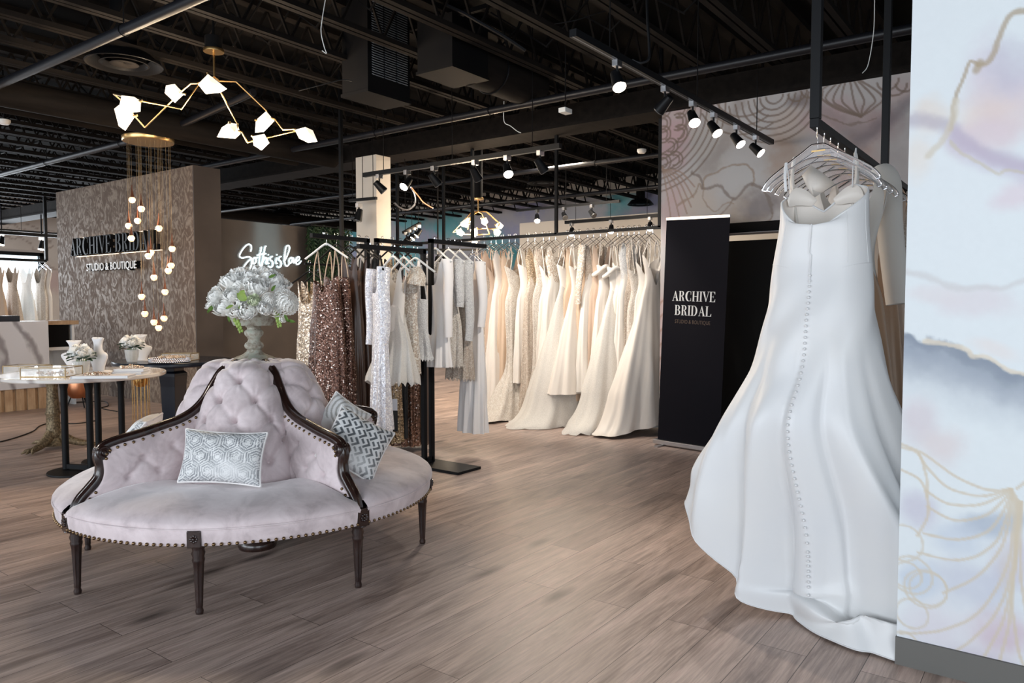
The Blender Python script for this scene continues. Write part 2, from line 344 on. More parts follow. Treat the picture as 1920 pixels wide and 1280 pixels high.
M['leaf'] = fabric('green_leaf', (.14, .24, .05), (.08, .15, .03), .5, 0); M['leaf_dark'] = fabric('dark_green_leaf', (.04, .085, .04), (.02, .05, .025), .5, 0)
M['leaf_light'] = fabric('yellow_green_leaf', (.30, .42, .10), (.22, .32, .06), .5, 0)
m = M['garland'] = mat('hanging_ivy', (.02, .055, .025), .6); v = coords(m); setc(m, ramp(m, noise(m, v, 6), [(.3, (.008,.028,.014)), (.5, (.018,.050,.022)), (.72, (.05,.075,.03))]))
M['dark_copper'] = mat('dark_copper', (.16, .07, .045), .3, .8); v = coords(M['dark_copper']); bump(M['dark_copper'], noise(M['dark_copper'], v, 20), .05, .002)
M['copper'] = mat('copper', (.72, .32, .17), .3, 1.0); v = coords(M['copper']); bump(M['copper'], noise(M['copper'], v, 20), .05, .002)
M['gold'] = mat('polished_gold', (.70, .42, .15), .22, 1.0); v = coords(M['gold']); bump(M['gold'], noise(M['gold'], v, 20), .05, .002)
M['crystal'] = mat('cut_glass', (.90, .88, .85), .05, 0, alpha=.5, coat=1.0); v = coords(M['crystal']); bump(M['crystal'], noise(M['crystal'], v, 60), .8, .01)
M['pearl'] = sequin('beaded_jewellery', (.72, .52, .40), (.35, .20, .13), 170, .5, .25, .5)
M['paper'] = plain('white_book_cover', (.70, .70, .74), .4)
M['velvet_white'] = plain('white_velvet_bust', (.80, .79, .80), .8)
M['navy'] = plain('dark_navy_lacquer', (.006, .010, .020), .25)
M['slat_grey'] = plain('grey_louvre_metal', (.16, .175, .19), .4)
M['rubber'] = plain('black_rubber', (.01, .01, .01), .6)
M['skyglass'] = mat('window_daylight', (.8, .9, 1), .3, emit=(.80, .92, 1), es=1.9)
t, N, L, b = nt(M['skyglass']); v = coords(M['skyglass']); L.new(ramp(M['skyglass'], noise(M['skyglass'], v, 1.2), [(.35, (.62,.82,.92)), (.6, (1,1,1))]), b.inputs['Emission Color'])
M['grid_white'] = plain('white_plastic', (.75, .75, .72), .5)
M['yellow'] = plain('yellow_cloth', (.65, .42, .04), .6)
for q in ('black','deck','joist','banner'): nt(M[q])[3].inputs['Specular IOR Level'].default_value = .12
nt(M['metal_black'])[3].inputs['Specular IOR Level'].default_value = .2
# ================================================================ SETTING
def struct(o): o['kind'] = 'structure'; return o
X0, X1, YB, YF = -20.0, 4.0, -6.0, 14.0
struct(MB().box(X0, X1, YB, YF, -.1, 0).build('floor', M['floor'], smooth=False))
ceil = struct(MB().box(X0, X1, YB, YF, 3.95, 4.05).build('ceiling', M['deck'], smooth=False))
struct(MB().box(X0, X1, YF, YF+.1, 0, 3.95).build('wall_back', M['cream'], smooth=False))
# left wall with its window openings
wl = MB(); wl.box(X0-.15, X0, YB, 3.0, 0, 3.95); wl.box(X0-.15, X0, 3.0, 7.94, 2.55, 3.95); wl.box(X0-.15, X0, 3.0, 7.94, 0, .8); wl.box(X0-.15, X0, 7.94, YF, 0, 3.95)

# ---- painted murals: numpy brushwork over wall coordinates
def lattice(ix, iy, s):
    a = np.sin(ix*127.1+iy*311.7+s*74.7)*43758.5453; return a-np.floor(a)
def vnoise(x, y, s=0):
    ix, iy = np.floor(x), np.floor(y); fx, fy = x-ix, y-iy; fx = fx*fx*(3-2*fx); fy = fy*fy*(3-2*fy)
    return (lattice(ix,iy,s)*(1-fx)+lattice(ix+1,iy,s)*fx)*(1-fy)+(lattice(ix,iy+1,s)*(1-fx)+lattice(ix+1,iy+1,s)*fx)*fy
def fbm(x, y, s=0, o=5):
    r = 0; a = .5; t = 0
    for k in range(o): r = r+a*vnoise(x*2**k, y*2**k, s+k*13); t += a; a *= .55
    return r/t
def sstep(a, b, x): t = np.clip((x-a)/(b-a), 0, 1); return t*t*(3-2*t)
def polydist(u, v, pts):
    d = np.full(u.shape, 9.); al = np.zeros(u.shape); n = len(pts)-1; sd = np.zeros(u.shape)
    for i in range(n):
        ax, ay = pts[i]; bx, by = pts[i+1]; dx, dy = bx-ax, by-ay; L2 = dx*dx+dy*dy+1e-12
        t = np.clip(((u-ax)*dx+(v-ay)*dy)/L2, 0, 1); q = np.hypot(u-ax-t*dx, v-ay-t*dy); k = q < d
        d[k] = q[k]; al[k] = (i+t[k])/n; sd[k] = (dx*(v-ay)-dy*(u-ax))[k]
    return d, al, np.sign(sd)*d
class Paint:
    def __init__(s, u, v, base): s.u, s.v = u, v; s.c = np.tile(np.array(base, float), (len(u), 1)); s.wu = (fbm(u*9, v*9, 3)-.5); s.wv = (fbm(u*9, v*9, 57)-.5)
    def mix(s, m, c): m = np.clip(m, 0, 1)[:, None]; s.c = s.c*(1-m)+np.array(c)*m
    def blob(s, x, y, rx, ry, c, k=.7, rot=0, w=.5):
        du, dv = s.u-x+s.wu*w*rx*1.5, s.v-y+s.wv*w*ry*1.5; ca, sa = math.cos(rot), math.sin(rot)
        q = np.hypot((du*ca+dv*sa)/rx, (-du*sa+dv*ca)/ry); s.mix((1-sstep(.25, 1.1, q))*k*(.75+.5*fbm(s.u*12, s.v*12, 9)), c)
    def stroke(s, pts, wd, c, k=1, wob=0, soft=.5, taper=False, edge=None):
        P = spline(pts, 6); u, v = s.u+s.wu*wob, s.v+s.wv*wob; d, al, sd = polydist(u, v, [tuple(p[:2]) for p in P])
        ww = wd*(1-.75*al if taper else 1); s.mix((1-sstep(1-soft, 1+soft, d/ww))*k, c)
    def wash(s, pts, wd, c, k=.6, wob=.06):           # one-sided wash: hard upper edge, fades away
        P = spline(pts, 5); u, v = s.u+s.wu*wob, s.v+s.wv*wob; d, al, sd = polydist(u, v, [tuple(p[:2]) for p in P])
        s.mix(np.where(sd <= 0, 1-sstep(0, 1, d/wd), 1-sstep(0, 1, d/(wd*.10)))*k, c)
    def out(s): return s.c.tolist()
def wallgrid(x0, x1, z0, z1, step, y):
    nx, nz = int((x1-x0)/step)+1, int((z1-z0)/step)+1
    gx, gz = np.meshgrid(np.linspace(x0, x1, nx), np.linspace(z0, z1, nz)); G = np.stack([gx, np.full_like(gx, y), gz], -1)
    return G, gx.ravel(), gz.ravel()
M['mural'] = painted('painted_mural', .55)
GOLD = (.40, .32, .22)
# near right wall (plane y = 2.983), end at X = -.465
YN = 2.983; XE = -.465
G, u, v_ = wallgrid(XE, .55, .10, 2.75, .0055, YN)
P = Paint(u, v_, (.70, .755, .775))
def n_(pts): return [(lambda q: (q[0], q[2]))(Yp(a, b, YN)) for a, b in pts]
def nb_(x, y): q = Yp(x, y, YN); return q[0], q[2]
PX = 2.78/1408
P.mix(fbm(u*2.2, v_*2.2, 31)*.30, (.74, .735, .77))
for (x, y, rx, ry, c, k, r_) in ((1880,170,70,110,(.66,.58,.66),.55,.3), (1850,220,80,70,(.80,.64,.56),.40,0), (1900,120,45,60,(.52,.50,.60),.4,0), (1745,210,35,40,(.78,.68,.60),.45,0),
        (1720,290,30,60,(.80,.73,.66),.45,0), (1850,250,60,40,(.70,.58,.66),.4,0), (1900,370,50,30,(.74,.62,.68),.5,.3), (1830,570,80,36,(.72,.62,.66),.38,0), (1760,550,60,25,(.74,.68,.70),.4,0),
        (1720,790,45,60,(.66,.58,.62),.45,0), (1770,840,50,50,(.72,.60,.60),.4,-.5), (1720,960,40,50,(.58,.56,.66),.5,0), (1860,985,70,30,(.38,.44,.54),.55,.35), (1800,1010,60,40,(.56,.62,.72),.5,0),
        (1830,1100,110,60,(.56,.58,.68),.5,0), (1720,1090,40,50,(.52,.60,.72),.5,0), (1870,1190,60,60,(.60,.44,.52),.5,0), (1760,1180,70,60,(.70,.66,.72),.55,0), (1850,1250,90,40,(.62,.54,.62),.5,0), (1900,1060,40,60,(.56,.50,.60),.4,0), (1720,1230,60,40,(.74,.68,.72),.5,0)):
    X_, Y_ = nb_(x, y); P.blob(X_, Y_, rx*PX, ry*PX, tuple(q*.93 for q in c), min(1, k*1.35), r_)
P.stroke(n_([(1690,225),(1740,222),(1775,238),(1810,265),(1860,290),(1940,320)]), .020, (.40,.36,.44), .62, .05, .8)
P.stroke(n_([(1785,252),(1815,275),(1850,295),(1880,305),(1940,330)]), .034, (.50,.42,.54), .6, .05, .8)
P.stroke(n_([(1780,262),(1808,288),(1850,312),(1872,326),(1890,318),(1940,332)]), .005, (.55,.50,.38), .6, .03)
P.stroke(n_([(1940,14),(1905,22),(1888,45),(1875,78),(1866,102),(1850,120),(1835,122)]), .009, GOLD, .8, .03)
P.stroke(n_([(1840,118),(1832,132),(1835,128)]), .013, GOLD, .8, .02)
P.stroke(n_([(1836,124),(1818,118),(1808,142),(1795,168),(1790,186),(1786,200),(1780,235),(1778,242)]), .006, GOLD, .8, .03)
P.stroke(n_([(1792,185),(1784,215),(1770,248),(1738,290)]), .012, (.60,.54,.44), .7, .04)
P.stroke(n_([(1700,505),(1730,515),(1770,528),(1820,540),(1870,545),(1940,525)]), .010, (.56,.54,.54), .55, .05, .9)
P.wash(n_([(1690,625),(1720,640),(1770,652),(1810,668),(1850,684),(1940,705)]), .15, (.17,.21,.28), .88, .09)
P.wash(n_([(1690,640),(1740,660),(1800,690),(1860,715),(1940,740)]), .20, (.34,.38,.45), .60, .12)
P.stroke(n_([(1735,640),(1770,648),(1815,660),(1828,672),(1850,672),(1890,690),(1940,705)]), .007, (.70,.62,.50), .8, .04)
P.blob(*nb_(1870,655), .10, .035, (.74,.68,.66), .6, -.3)
fan = [[(1895,915),(1850,918),(1790,892),(1730,850),(1690,832)],[(1895,915),(1840,930),(1780,915),(1742,880),(1722,850)],[(1895,917),(1840,945),(1780,945),(1736,920)],
 [(1896,918),(1850,965),(1790,975),(1738,950)],[(1897,920),(1860,990),(1800,1012),(1732,1000)],[(1898,922),(1868,1015),(1800,1050),(1722,1036)],[(1900,925),(1880,1020),(1832,1080),(1768,1112)],
 [(1903,930),(1888,1060),(1832,1150),(1760,1182),(1688,1186)],[(1906,935),(1890,1100),(1822,1200),(1730,1250)],[(1909,940),(1895,1110),(1852,1220),(1805,1285)],[(1911,940),(1897,1120),(1882,1210),(1862,1290)],
 [(1914,940),(1898,1120),(1910,1220),(1940,1290)],[(1905,915),(1925,900),(1950,880)],[(1915,940),(1912,1060),(1930,1180)],
 [(1690,880),(1725,900),(1738,935),(1738,970),(1720,1005)],[(1690,838),(1722,850),(1736,890),(1738,930)]]
for f_ in fan: P.stroke(n_(f_), .0045, (.60,.52,.40), .75, .008, .5)
P.blob(*nb_(1888,1080), .03, .12, (.62,.56,.46), .3, .1)
for (x, y, r_) in ((1694,1018,32),(1708,1078,34),(1740,1104,30),(1735,1104,34),(1710,1150,26),(1696,1205,22),(1700,1078,24)):
    X_, Y_ = nb_(x, y); P.stroke([(X_+r_*PX*math.cos(a*.4), Y_+r_*PX*math.sin(a*.4)) for a in range(17)], .004, (.60,.54,.44), .7, .01)
P.c = P.c*(1+(fbm(u*60, v_*60, 77, 3)-.5)*.03)[:, None]
wr = MB(); wr.grid(G[:, ::-1], c=None); wr.c = P.out()
wr.c = np.array(wr.c).reshape(G.shape)[:, ::-1].reshape(-1, 3).tolist()
n0 = len(wr.v)
wr.box(XE, .55, YN+.001, YN+.16, .10, 3.95); wr.box(.55, X1, YN, YN+.16, 0, 3.95); wr.box(XE, .55, YN, YN+.16, 2.75, 3.95)
wr.c += [(.70, .755, .775)]*(len(wr.v)-n0)
struct(wr.build('wall_right', M['mural'], smooth=False))
struct(MB().box(XE-.002, .55, YN-.012, YN+.162, 0, .10).build('baseboard_right', M['baseboard'], smooth=False))

# rear mural wall (plane y = 6.816) over the dressing-room opening
YM = 6.816; XL = -3.222
G, u, v_ = wallgrid(XL, -.6, 1.96, 3.175, .0085, YM)
G2, u2, v2_ = wallgrid(XL, -2.70, 0, 1.96, .012, YM)
def m_(pts): return [(lambda q: (q[0], q[2]))(Yp(a, b, YM)) for a, b in pts]
def mb_(x, y): q = Yp(x, y, YM); return q[0], q[2]
QX = 7.0/1408*1.08
def mural_back(u, v_):
    P = Paint(u, v_, (.44, .42, .42))
    for (x, y, rx, ry, c, k) in ((1260,260,60,70,(.50,.34,.36),.75),(1262,400,40,80,(.52,.38,.38),.7),(1400,330,70,60,(.48,.47,.47),.7),(1310,380,40,60,(.50,.42,.36),.6),(1400,395,70,40,(.40,.33,.28),.75),
        (1470,300,40,70,(.40,.31,.26),.75),(1550,220,60,40,(.48,.34,.35),.7),(1690,170,30,30,(.48,.38,.38),.6),(1600,300,60,60,(.40,.28,.25),.75),(1680,320,40,90,(.36,.33,.33),.6),(1640,230,50,40,(.36,.25,.25),.6),(1430,380,45,35,(.24,.21,.21),.85),
        (1330,270,60,70,(.42,.39,.37),.6),(1480,230,40,30,(.50,.42,.38),.6),(1240,620,30,120,(.48,.36,.36),.7),(1300,200,60,20,(.50,.38,.38),.6),(1500,190,30,15,(.22,.19,.19),.7)):
        X_, Y_ = mb_(x, y); P.blob(X_, Y_, rx*QX, ry*QX, tuple(q*.92 for q in c), min(1, k*1.25))
    BR = (.17, .12, .09)
    P.stroke(m_([(1500,160),(1520,190),(1560,220),(1600,250)]), .06, (.22,.18,.18), .5, .1, .9)
    P.stroke(m_([(1610,270),(1650,235),(1690,205),(1715,185)]), .055, (.14,.12,.14), .6, .1, .9)
    P.stroke(m_([(1320,320),(1345,290),(1370,230),(1385,190)]), .05, (.24,.20,.18), .5, .12, .9)
    P.stroke(m_([(1270,385),(1300,365),(1310,345),(1320,352),(1325,330),(1372,312),(1408,310),(1415,335),(1412,350)]), .010, (.26,.18,.12), .7, .06)
    P.stroke(m_([(1300,320),(1316,338),(1322,352),(1345,350),(1362,362),(1378,373),(1392,358),(1408,348),(1425,352),(1440,368),(1452,398)]), .014, (.17,.13,.11), .75, .08)
    P.stroke(m_([(1322,352),(1320,375),(1338,395),(1360,380),(1374,382)]), .007, (.26,.18,.12), .6, .06)
    P.stroke(m_([(1374,373),(1362,390),(1350,405),(1340,420)]), .007, (.20,.14,.10), .7, .06)
    P.stroke(m_([(1452,398),(1448,410),(1420,425)]), .007, (.20,.14,.10), .7, .06)
    P.stroke(m_([(1530,205),(1560,222),(1600,232),(1640,222)]), .007, BR, .6, .06)
    def arc(x, y, r, a0, a1, w=.0085, sx=1.0):
        X_, Y_ = mb_(x, y); P.stroke([(X_+r*QX*sx*math.cos(R(a0+(a1-a0)*i/10)), Y_+r*QX*math.sin(R(a0+(a1-a0)*i/10))) for i in range(11)], w, BR, .8, .006, .4)
    for r_ in (78, 88, 99, 110, 121, 132, 143): arc(1218, 215, r_, -88, 12)
    for (x, y) in ((1243,232),(1243,252),(1272,228),(1274,250),(1256,275),(1243,305),(1265,300),(1243,205),(1275,205)): arc(x, y, 15, -120, 120); arc(x, y, 9, -110, 110)
    for i, (ex, ey) in enumerate([(1302,350),(1300,370),(1296,388),(1288,400),(1274,408),(1258,410)]):
        P.stroke(m_([(1242,318-i), (1242+ (ex-1242)*.55, 322+i*8), (ex, ey)]), .008, (.30,.20,.15), .75, .006, .4)
    for r_ in (14, 24, 34, 44, 55, 66, 77): arc(1452, 178, r_, -175, -5)
    for r_ in (60, 75, 90): arc(1400, 150, r_, -150, -60)
    for (a, b) in ((1536,0),(1548,8),(1562,12),(1578,10),(1600,10),(1620,12),(1640,10),(1655,6)):
        P.stroke(m_([(1590+(a-1590)*.35,150),(a,175+b),((a+1612)/2+(a-1612)*.12,202),(1614,219)]), .0085, BR, .8, .006, .4)
    for (x, y) in ((1680,160),(1700,152),(1665,150),(1495,172),(1520,165)): arc(x, y, 15, -170, 0)
    for y in range(560, 800, 26): P.stroke(m_([(1232,y+20),(1240,y+6),(1252,y)]), .010, (.30,.18,.13), .8, .006)
    return P.out()
def revgrid(mb, G, c):
    c = np.array(c).reshape(G.shape)[:, ::-1].reshape(-1, 3).tolist(); mb.grid(G[:, ::-1], c=c)
wm = MB(); revgrid(wm, G, mural_back(u, v_)); revgrid(wm, G2, mural_back(u2, v2_)); n0 = len(wm.v)
wm.box(XL, -.6, YM+.001, YM+.2, 1.96, 3.175); wm.box(XL, -2.70, YM+.001, YM+.2, 0, 1.96); wm.box(-.6, X1, YM, YM+.2, 0, 3.175)
wm.c += [(.42, .40, .40)]*(len(wm.v)-n0)
struct(wm.build('wall_mural', M['mural'], smooth=False))
struct(MB().box(-2.70, -.6, YM-.012, YM+.21, 1.965, 2.055).build('trim_1', M['black'], smooth=False))
struct(MB().box(-4.65, X1, 10.2, 10.3, 0, 3.1).build('wall_fitting_area', M['cream'], smooth=False))
# black partition seen through the opening
tag(MB().box(-3.4, -.7, 7.55, 7.60, 0, 1.955).build('partition_panel', M['blackpanel'], smooth=False, bevel=.004), 'tall matte black partition panel standing in the opening behind the banner', 'partition')
# girder above the mural wall
struct(MB().box(X0, X1, YM-.06, YM+.26, 3.125 if 0 else 3.175, 3.40).box(X0, X1, YM-.10, YM+.30, 3.165, 3.195).build('trim_2', M['joist'], smooth=False))

# damask wall with the sign; return end; neon wall
YT = 5.2
struct(MB().box(-12.56, -8.75, YT, YT+.36, 0, 3.03).build('wall_damask', M['plaster'], smooth=False))
XN = -9.0
struct(MB().box(XN-.15, XN, YT+.36, 7.85, 0, 2.44).build('wall_taupe', M['taupe'], smooth=False))
struct(MB().box(-8.752, -8.735, YT-.004, YT+.365, 0, 3.03).build('trim_3', M['taupe'], smooth=False))
# column
cl = MB(); cl.box(-7.30, -6.93, 6.55, 6.80, 0, 3.165)
struct(cl.build('wall_column', M['cream'], smooth=False, bevel=.006))
# left window wall
wl.box(X0, X0+.02, 3.0, 7.94, 2.55, 2.62)
ML = painted('left_mural', .6)
G, u, v_ = wallgrid(1.0, 11.0, 0, 3.95, .04, 0); P = Paint(u, v_, (.62, .56, .50))
for i in range(16): P.blob(1.5+random.random()*9, 1+random.random()*3, .5+random.random()*.6, .3+random.random()*.5, random.choice([(.50,.36,.35),(.40,.34,.29),(.70,.64,.58),(.58,.44,.42)]), .8)
for i in range(14):
    a, b = 1.5+random.random()*9, 2.2+random.random()*1.5; pts = [(a, b)]
    for k in range(4): a += random.uniform(.15, .45); b += random.uniform(-.35, .3); pts.append((a, b))
    P.stroke(pts, .022, (.30,.22,.18), .7, .2)
keep = MB(); Gc = np.array(P.out()).reshape(G.shape)
ys = G[0, :, 0]; zs = G[:, 0, 2]
def subg(y0, y1, z0, z1):
    ky = np.where((ys >= y0-.03) & (ys <= y1+.03))[0]; kz = np.where((zs >= z0-.03) & (zs <= z1+.03))[0]
    g = G[np.ix_(kz, ky)].copy(); gg = np.stack([np.full(g.shape[:2], X0+.025), g[..., 0], g[..., 2]], -1)
    keep.grid(gg, c=Gc[np.ix_(kz, ky)].reshape(-1, 3).tolist())
subg(1, 3, 0, 3.9); subg(3, 7.94, 2.62, 3.9); subg(7.97, 11, 0, 3.9)
n0 = len(keep.v); keep.v += wl.v; keep.f += [tuple(i+n0 for i in f) for f in wl.f]; keep.c += [(.55,.50,.46)]*len(wl.v)
struct(keep.build('wall_left', ML, smooth=False))
wn = struct(MB().box(X0-.12, X0-.10, 3.0, 7.94, .8, 2.55).build('window_1', M['skyglass'], smooth=False))
fr = MB()
for y in (3.03, 4.6, 6.3, 7.91): fr.box(X0-.10, X0+.03, y-.045, y+.045, .8, 2.55)
for z in (.83, 2.52): fr.box(X0-.10, X0+.03, 3.0, 7.94, z-.04, z+.04)
struct(fr.build('window_frame', M['metal_black'], wn, smooth=False))
# second window far behind the racks, and the far room walls
w2 = struct(MB().box(-19.0, -15.2, YF-.02, YF-.005, .7, 2.0).build('window_2', M['skyglass'], smooth=False))
fr = MB()
for x in (-19.0, -17.8, -16.5, -15.2): fr.box(x-.04, x+.04, YF-.07, YF, .7, 2.0)
for z in (.7, 1.35, 2.0): fr.box(-19.0, -15.2, YF-.07, YF, z-.035, z+.035)
struct(fr.build('window_frame', M['metal_black'], w2, smooth=False))
MT = painted('far_mural', .6)
G, u, v_ = wallgrid(-19.5, -6.0, 1.2, 3.6, .05, YF-.012); P = Paint(u, v_, (.46, .44, .46))
for i in range(34): P.blob(-19+random.random()*13, 1.6+random.random()*2, .35+random.random()*.7, .3+random.random()*.5, random.choice([(.04,.30,.33),(.10,.42,.45),(.32,.32,.50),(.55,.54,.56),(.42,.34,.44)]), .85)
mb = MB(); revgrid(mb, G, P.out()); 
k_ = [f for f in mb.f if not (-19.0 < mb.v[f[0]][0] < -15.2 and mb.v[f[0]][2] < 2.0)]; mb.f = k_
struct(mb.build('wall_far_mural', MT, smooth=False))
# lower greige wall part behind the long gown rail
struct(MB().box(-8.4, -3.0, 11.5, 11.6, 0, 1.95).build('wall_low_partition', M['greige'], smooth=False))
struct(MB().box(-8.4, -3.0, 11.62, 11.7, 0, 2.85).build('wall_upper_partition', M['cream'], smooth=False))

# ---------------------------------------------------------------- ceiling joists (open-web, along Y), 0.6 m apart
jm = MB(); ya, yb = YB+.2, YF-.2
jm.box(-.055, -.008, ya, yb, 3.40, 3.44); jm.box(.008, .055, ya, yb, 3.40, 3.44); jm.box(-.05, .05, ya, yb, 3.85, 3.90)
k = 0; y = ya
while y < yb-.3:
    jm.bar((0, y, 3.43), (0, y+.22, 3.86), .018); jm.bar((0, y+.22, 3.86), (0, y+.44, 3.43), .018); y += .44
j0 = jm.build('ceiling_joist', M['joist'], ceil, smooth=False); j0.location = (-19.6, 0, 0); j0['kind'] = 'structure'
for i in range(1, 39):
    c = j0.copy(); col.objects.link(c); c.parent = ceil; c.location = (-19.6+.605*i, 0, 0)
# cross bridging and loose insulation folds on the deck
cb = MB()
for y in (0.6, 2.2, 3.8, 5.2, 8.6, 10.2):
    cb.box(X0+.1, X1-.1, y-.02, y+.02, 3.86, 3.90)
    x = -12
    while x < 1: cb.bar((x, y+.06, 3.44), (x+.6, y+.06, 3.86), .012); cb.bar((x, y+.09, 3.86), (x+.6, y+.09, 3.44), .012); x += .605
struct(cb.build('joist_bridging', M['black'], ceil, smooth=False))

# ---------------------------------------------------------------- sprinkler and conduit pipes
def pipe(pts, r, label, mat_='pipe', n=14, hang=(), cat='pipe', name='ceiling_pipe'):
    p = empty(name, (0,0,0), 0, label, cat); MB().tube(pts, r, n).build('pipe_run', M[mat_], p)
    for h in hang:
        hb = MB(); hb.tube([(h[0], h[1], h[2]+r), (h[0], h[1], 3.42)], .005, 6); hb.tube([(h[0], h[1]+(r+.006)*math.cos(a*PI/6), h[2]+(r+.006)*math.sin(a*PI/6)) for a in range(12)], .004, 5, closed=True); hb.build('hanger_rod', M['black'], p)
    return p
pipe([(-13, 5.87, 3.2), (X1-.2, 5.87, 3.2)], .036, 'long black sprinkler pipe crossing just in front of the dark girder', hang=[(-6.2,5.87,3.2),(-4.6,5.87,3.2),(-8,5.87,3.2)])
pipe([(-8.2, 2.66, 3.2), (X1-.2, 2.66, 3.2)], .036, 'nearest thick black pipe crossing the upper left ceiling corner', hang=[(-5.3,2.66,3.2)])
pipe([(-19, 4.45, 3.2), (-8.0, 4.45, 3.2), (-7.0, 4.45, 3.3), (-6.4, 4.45, 3.36)], .036, 'grey-lit black pipe passing behind the crystal pendant canopy', hang=[(-9,4.45,3.2),(-11,4.45,3.2)])
pipe([(-18, 8.6, 3.15), (-3, 8.6, 3.15)], .032, 'black pipe beyond the girder, over the long gown rail', hang=[(-7,8.6,3.15),(-5,8.6,3.15)])
pipe([(-19, 10.6, 3.1), (-3, 10.6, 3.1)], .032, 'farthest black pipe across the rear room ceiling')
a = Zp(0, 176, 3.2)
pipe([(a[0], -3, 3.22), (a[0], 6.6, 3.22)], .13, 'fat dark round duct running back above the sign wall', 'joist', 22, cat='duct', name='round_duct')
pipe([(a[0]-.75, -3, 3.25), (a[0]-.75, 6.6, 3.25)], .05, 'thinner dark pipe beside the fat round duct', 'joist', 14)
pipe([(-14, 7.7, 3.2), (-14, 13, 3.2)], .12, 'short dark duct far behind the taupe wall', 'joist', 18, cat='duct', name='round_duct')
# flexible conduits
def cable(px, d, label, r=.006, m_='metal_black', cat='cable', name='loose_cable', n=6):
    pts = spline([Dp(a, b, d if not hasattr(d, '__len__') else d[i]) for i, (a, b) in enumerate(px)], n)
    return tag(MB().tube(pts, r, 6).build(name, M[m_], None), label, cat)
cable([(1213,0),(1214,40),(1217,80),(1216,110),(1200,118),(1185,112)], 4.9, 'ribbed black conduit hanging beside the front track', .010)
cable([(1640,0),(1638,60),(1628,120),(1617,137)], 4.2, 'thin pale wire dangling between the two rack posts', .0022, 'grid_white')
cable([(610,0),(605,30),(602,60),(608,88),(612,100),(604,95)], 5.0, 'twisted pale wire hanging from a joist top centre', .003, 'grid_white')
cable([(945,190),(945,227),(957,236),(970,246),(977,249)], 7.3, 'short white wire stub above the rear track', .004, 'grid_white')
cable([(770,350),(778,365),(778,382),(765,393),(750,389),(740,380)], 8.3, 'loop of silver flexible conduit by the white column', .010, 'steel')
cable([(772,352),(785,368),(795,380),(812,390)], 8.2, 'copper-coloured conduit tail beside the silver loop', .010, 'copper')
cable([(838,10),(870,25),(905,45),(945,68),(985,95)], 5.6, 'black corrugated conduit above the box duct', .014)
cable([(1040,45),(1080,38),(1120,25),(1180,8)], 5.6, 'thin black wire drooping left of the front track', .004)
cable([(560,170),(600,160),(640,150),(660,152)], 5.8, 'thin black wire sagging under a joist by the louvre box', .004)

# ---------------------------------------------------------------- box ducts
def rotbox(mb, c, ax, ay, h, z0): pass
bd = empty('box_duct', (0,0,0), 0, 'black sheet metal box with louvred grille hanging from the joists', 'duct')
c0 = Dp(690, 168, 6.3); zb = c0[2]; x1, y0 = c0[0], c0[1]
MB().box(x1-.32, x1, y0, y0+.50, zb, 3.92).box(x1-.33, x1+.01, y0-.01, y0+.51, zb-.015, zb+.012).build('housing', M['black'], bd, smooth=False)
lv = MB()
for kx in range(3):
    ya_ = y0+.04+kx*.145
    z = zb+.14
    while z < 3.86: lv.obox((x1+.010, ya_+.065, z), (.010, 0, -.006), (0, .060, 0), (.0015, 0, .0025)); z += .020
lv.build('louvre_grille', M['slat_grey'], bd, smooth=False)
bd = empty('box_duct', (0,0,0), 0, 'black box duct with a round take-off, right of the louvred box', 'duct')
c0 = Dp(848, 122, 6.0); zb = c0[2]; x1, y0 = c0[0], c0[1]
MB().box(x1-.38, x1, y0, y0+.46, zb, min(3.90, zb+.42)).box(x1-.39, x1+.01, y0-.01, y0+.47, zb-.012, zb+.012).build('housing', M['black'], bd, smooth=False)
MB().tube([(x1-.19, y0+.46, zb+.17), (x1-.19, y0+.9, zb+.17), (x1-.19, y0+1.4, zb+.17)], .19, 26).build('round_takeoff', M['joist'], bd)
MB().tube([(x1-.19+.195*math.cos(a*PI/12), y0+.75, zb+.17+.195*math.sin(a*PI/12)) for a in range(24)], .008, 5, closed=True).build('band', M['metal_black'], bd)
def diffuser(px, py, z, r, label):
    c = Zp(px, py, z); p = empty('ceiling_diffuser', c, 0, label, 'vent')
    MB().lathe([(r*.35, .10), (r*.72, .07), (r*.95, .0), (r, -.015), (r*.98, -.02), (r*.9, -.01), (r*.68, .05)], 36, cap=False).build('outer_cone', M['metal_black'], p)
    MB().lathe([(r*.55, .03), (r*.64, -.012), (r*.60, -.015), (r*.5, .02)], 32, cap=False).lathe([(r*.3, .01), (r*.38, -.012), (r*.34, -.015), (.01, .0)], 24, cap=False).build('inner_cone', M['metal_black'], p)
    MB().tube([(0,0,.05), (0,0,3.9-z)], r*.34, 20).build('neck', M['black'], p)
diffuser(233, 118, 3.33, .30, 'large round black ceiling diffuser left of the front chandelier')
diffuser(1018, 342, 3.3, .26, 'round black ceiling diffuser beyond the rear track light')
diffuser(1201, 382, 3.3, .26, 'round black diffuser left of the mural wall')
diffuser(530, 402, 3.3, .28, 'round diffuser beyond the top of the taupe wall')
def puck(px, py, z, label, r=.06):
    c = Zp(px, py, z); g = empty('smoke_detector', c, 0, label, 'detector'); MB().tube([(0,0,.03), (0,0,3.95-c[2])], .008, 6).build('conduit', M['black'], g); MB().lathe([(r*.5, .03), (r, .02), (r, -.005), (r*.7, -.03), (.002, -.033)], 20).build('sensor_body', M['grid_white'], g)
puck(1203, 283, 3.3, 'white smoke detector on the ceiling left of the mural')
puck(8, 228, 3.3, 'white smoke detector at the far left ceiling')
c = Dp(1060, 208, 6.4); g = empty('junction_box', c, 0, 'small white junction box hanging above the girder', 'junction box'); MB().tube([(0,0,0), (0,0,3.95-c[2])], .006, 6).build('conduit', M['black'], g); MB().obox((0,0,0), (.035,.0,0), (0,.055,.0), (0,0,.02)).build('box_body', M['grid_white'], g, smooth=False, bevel=.004)
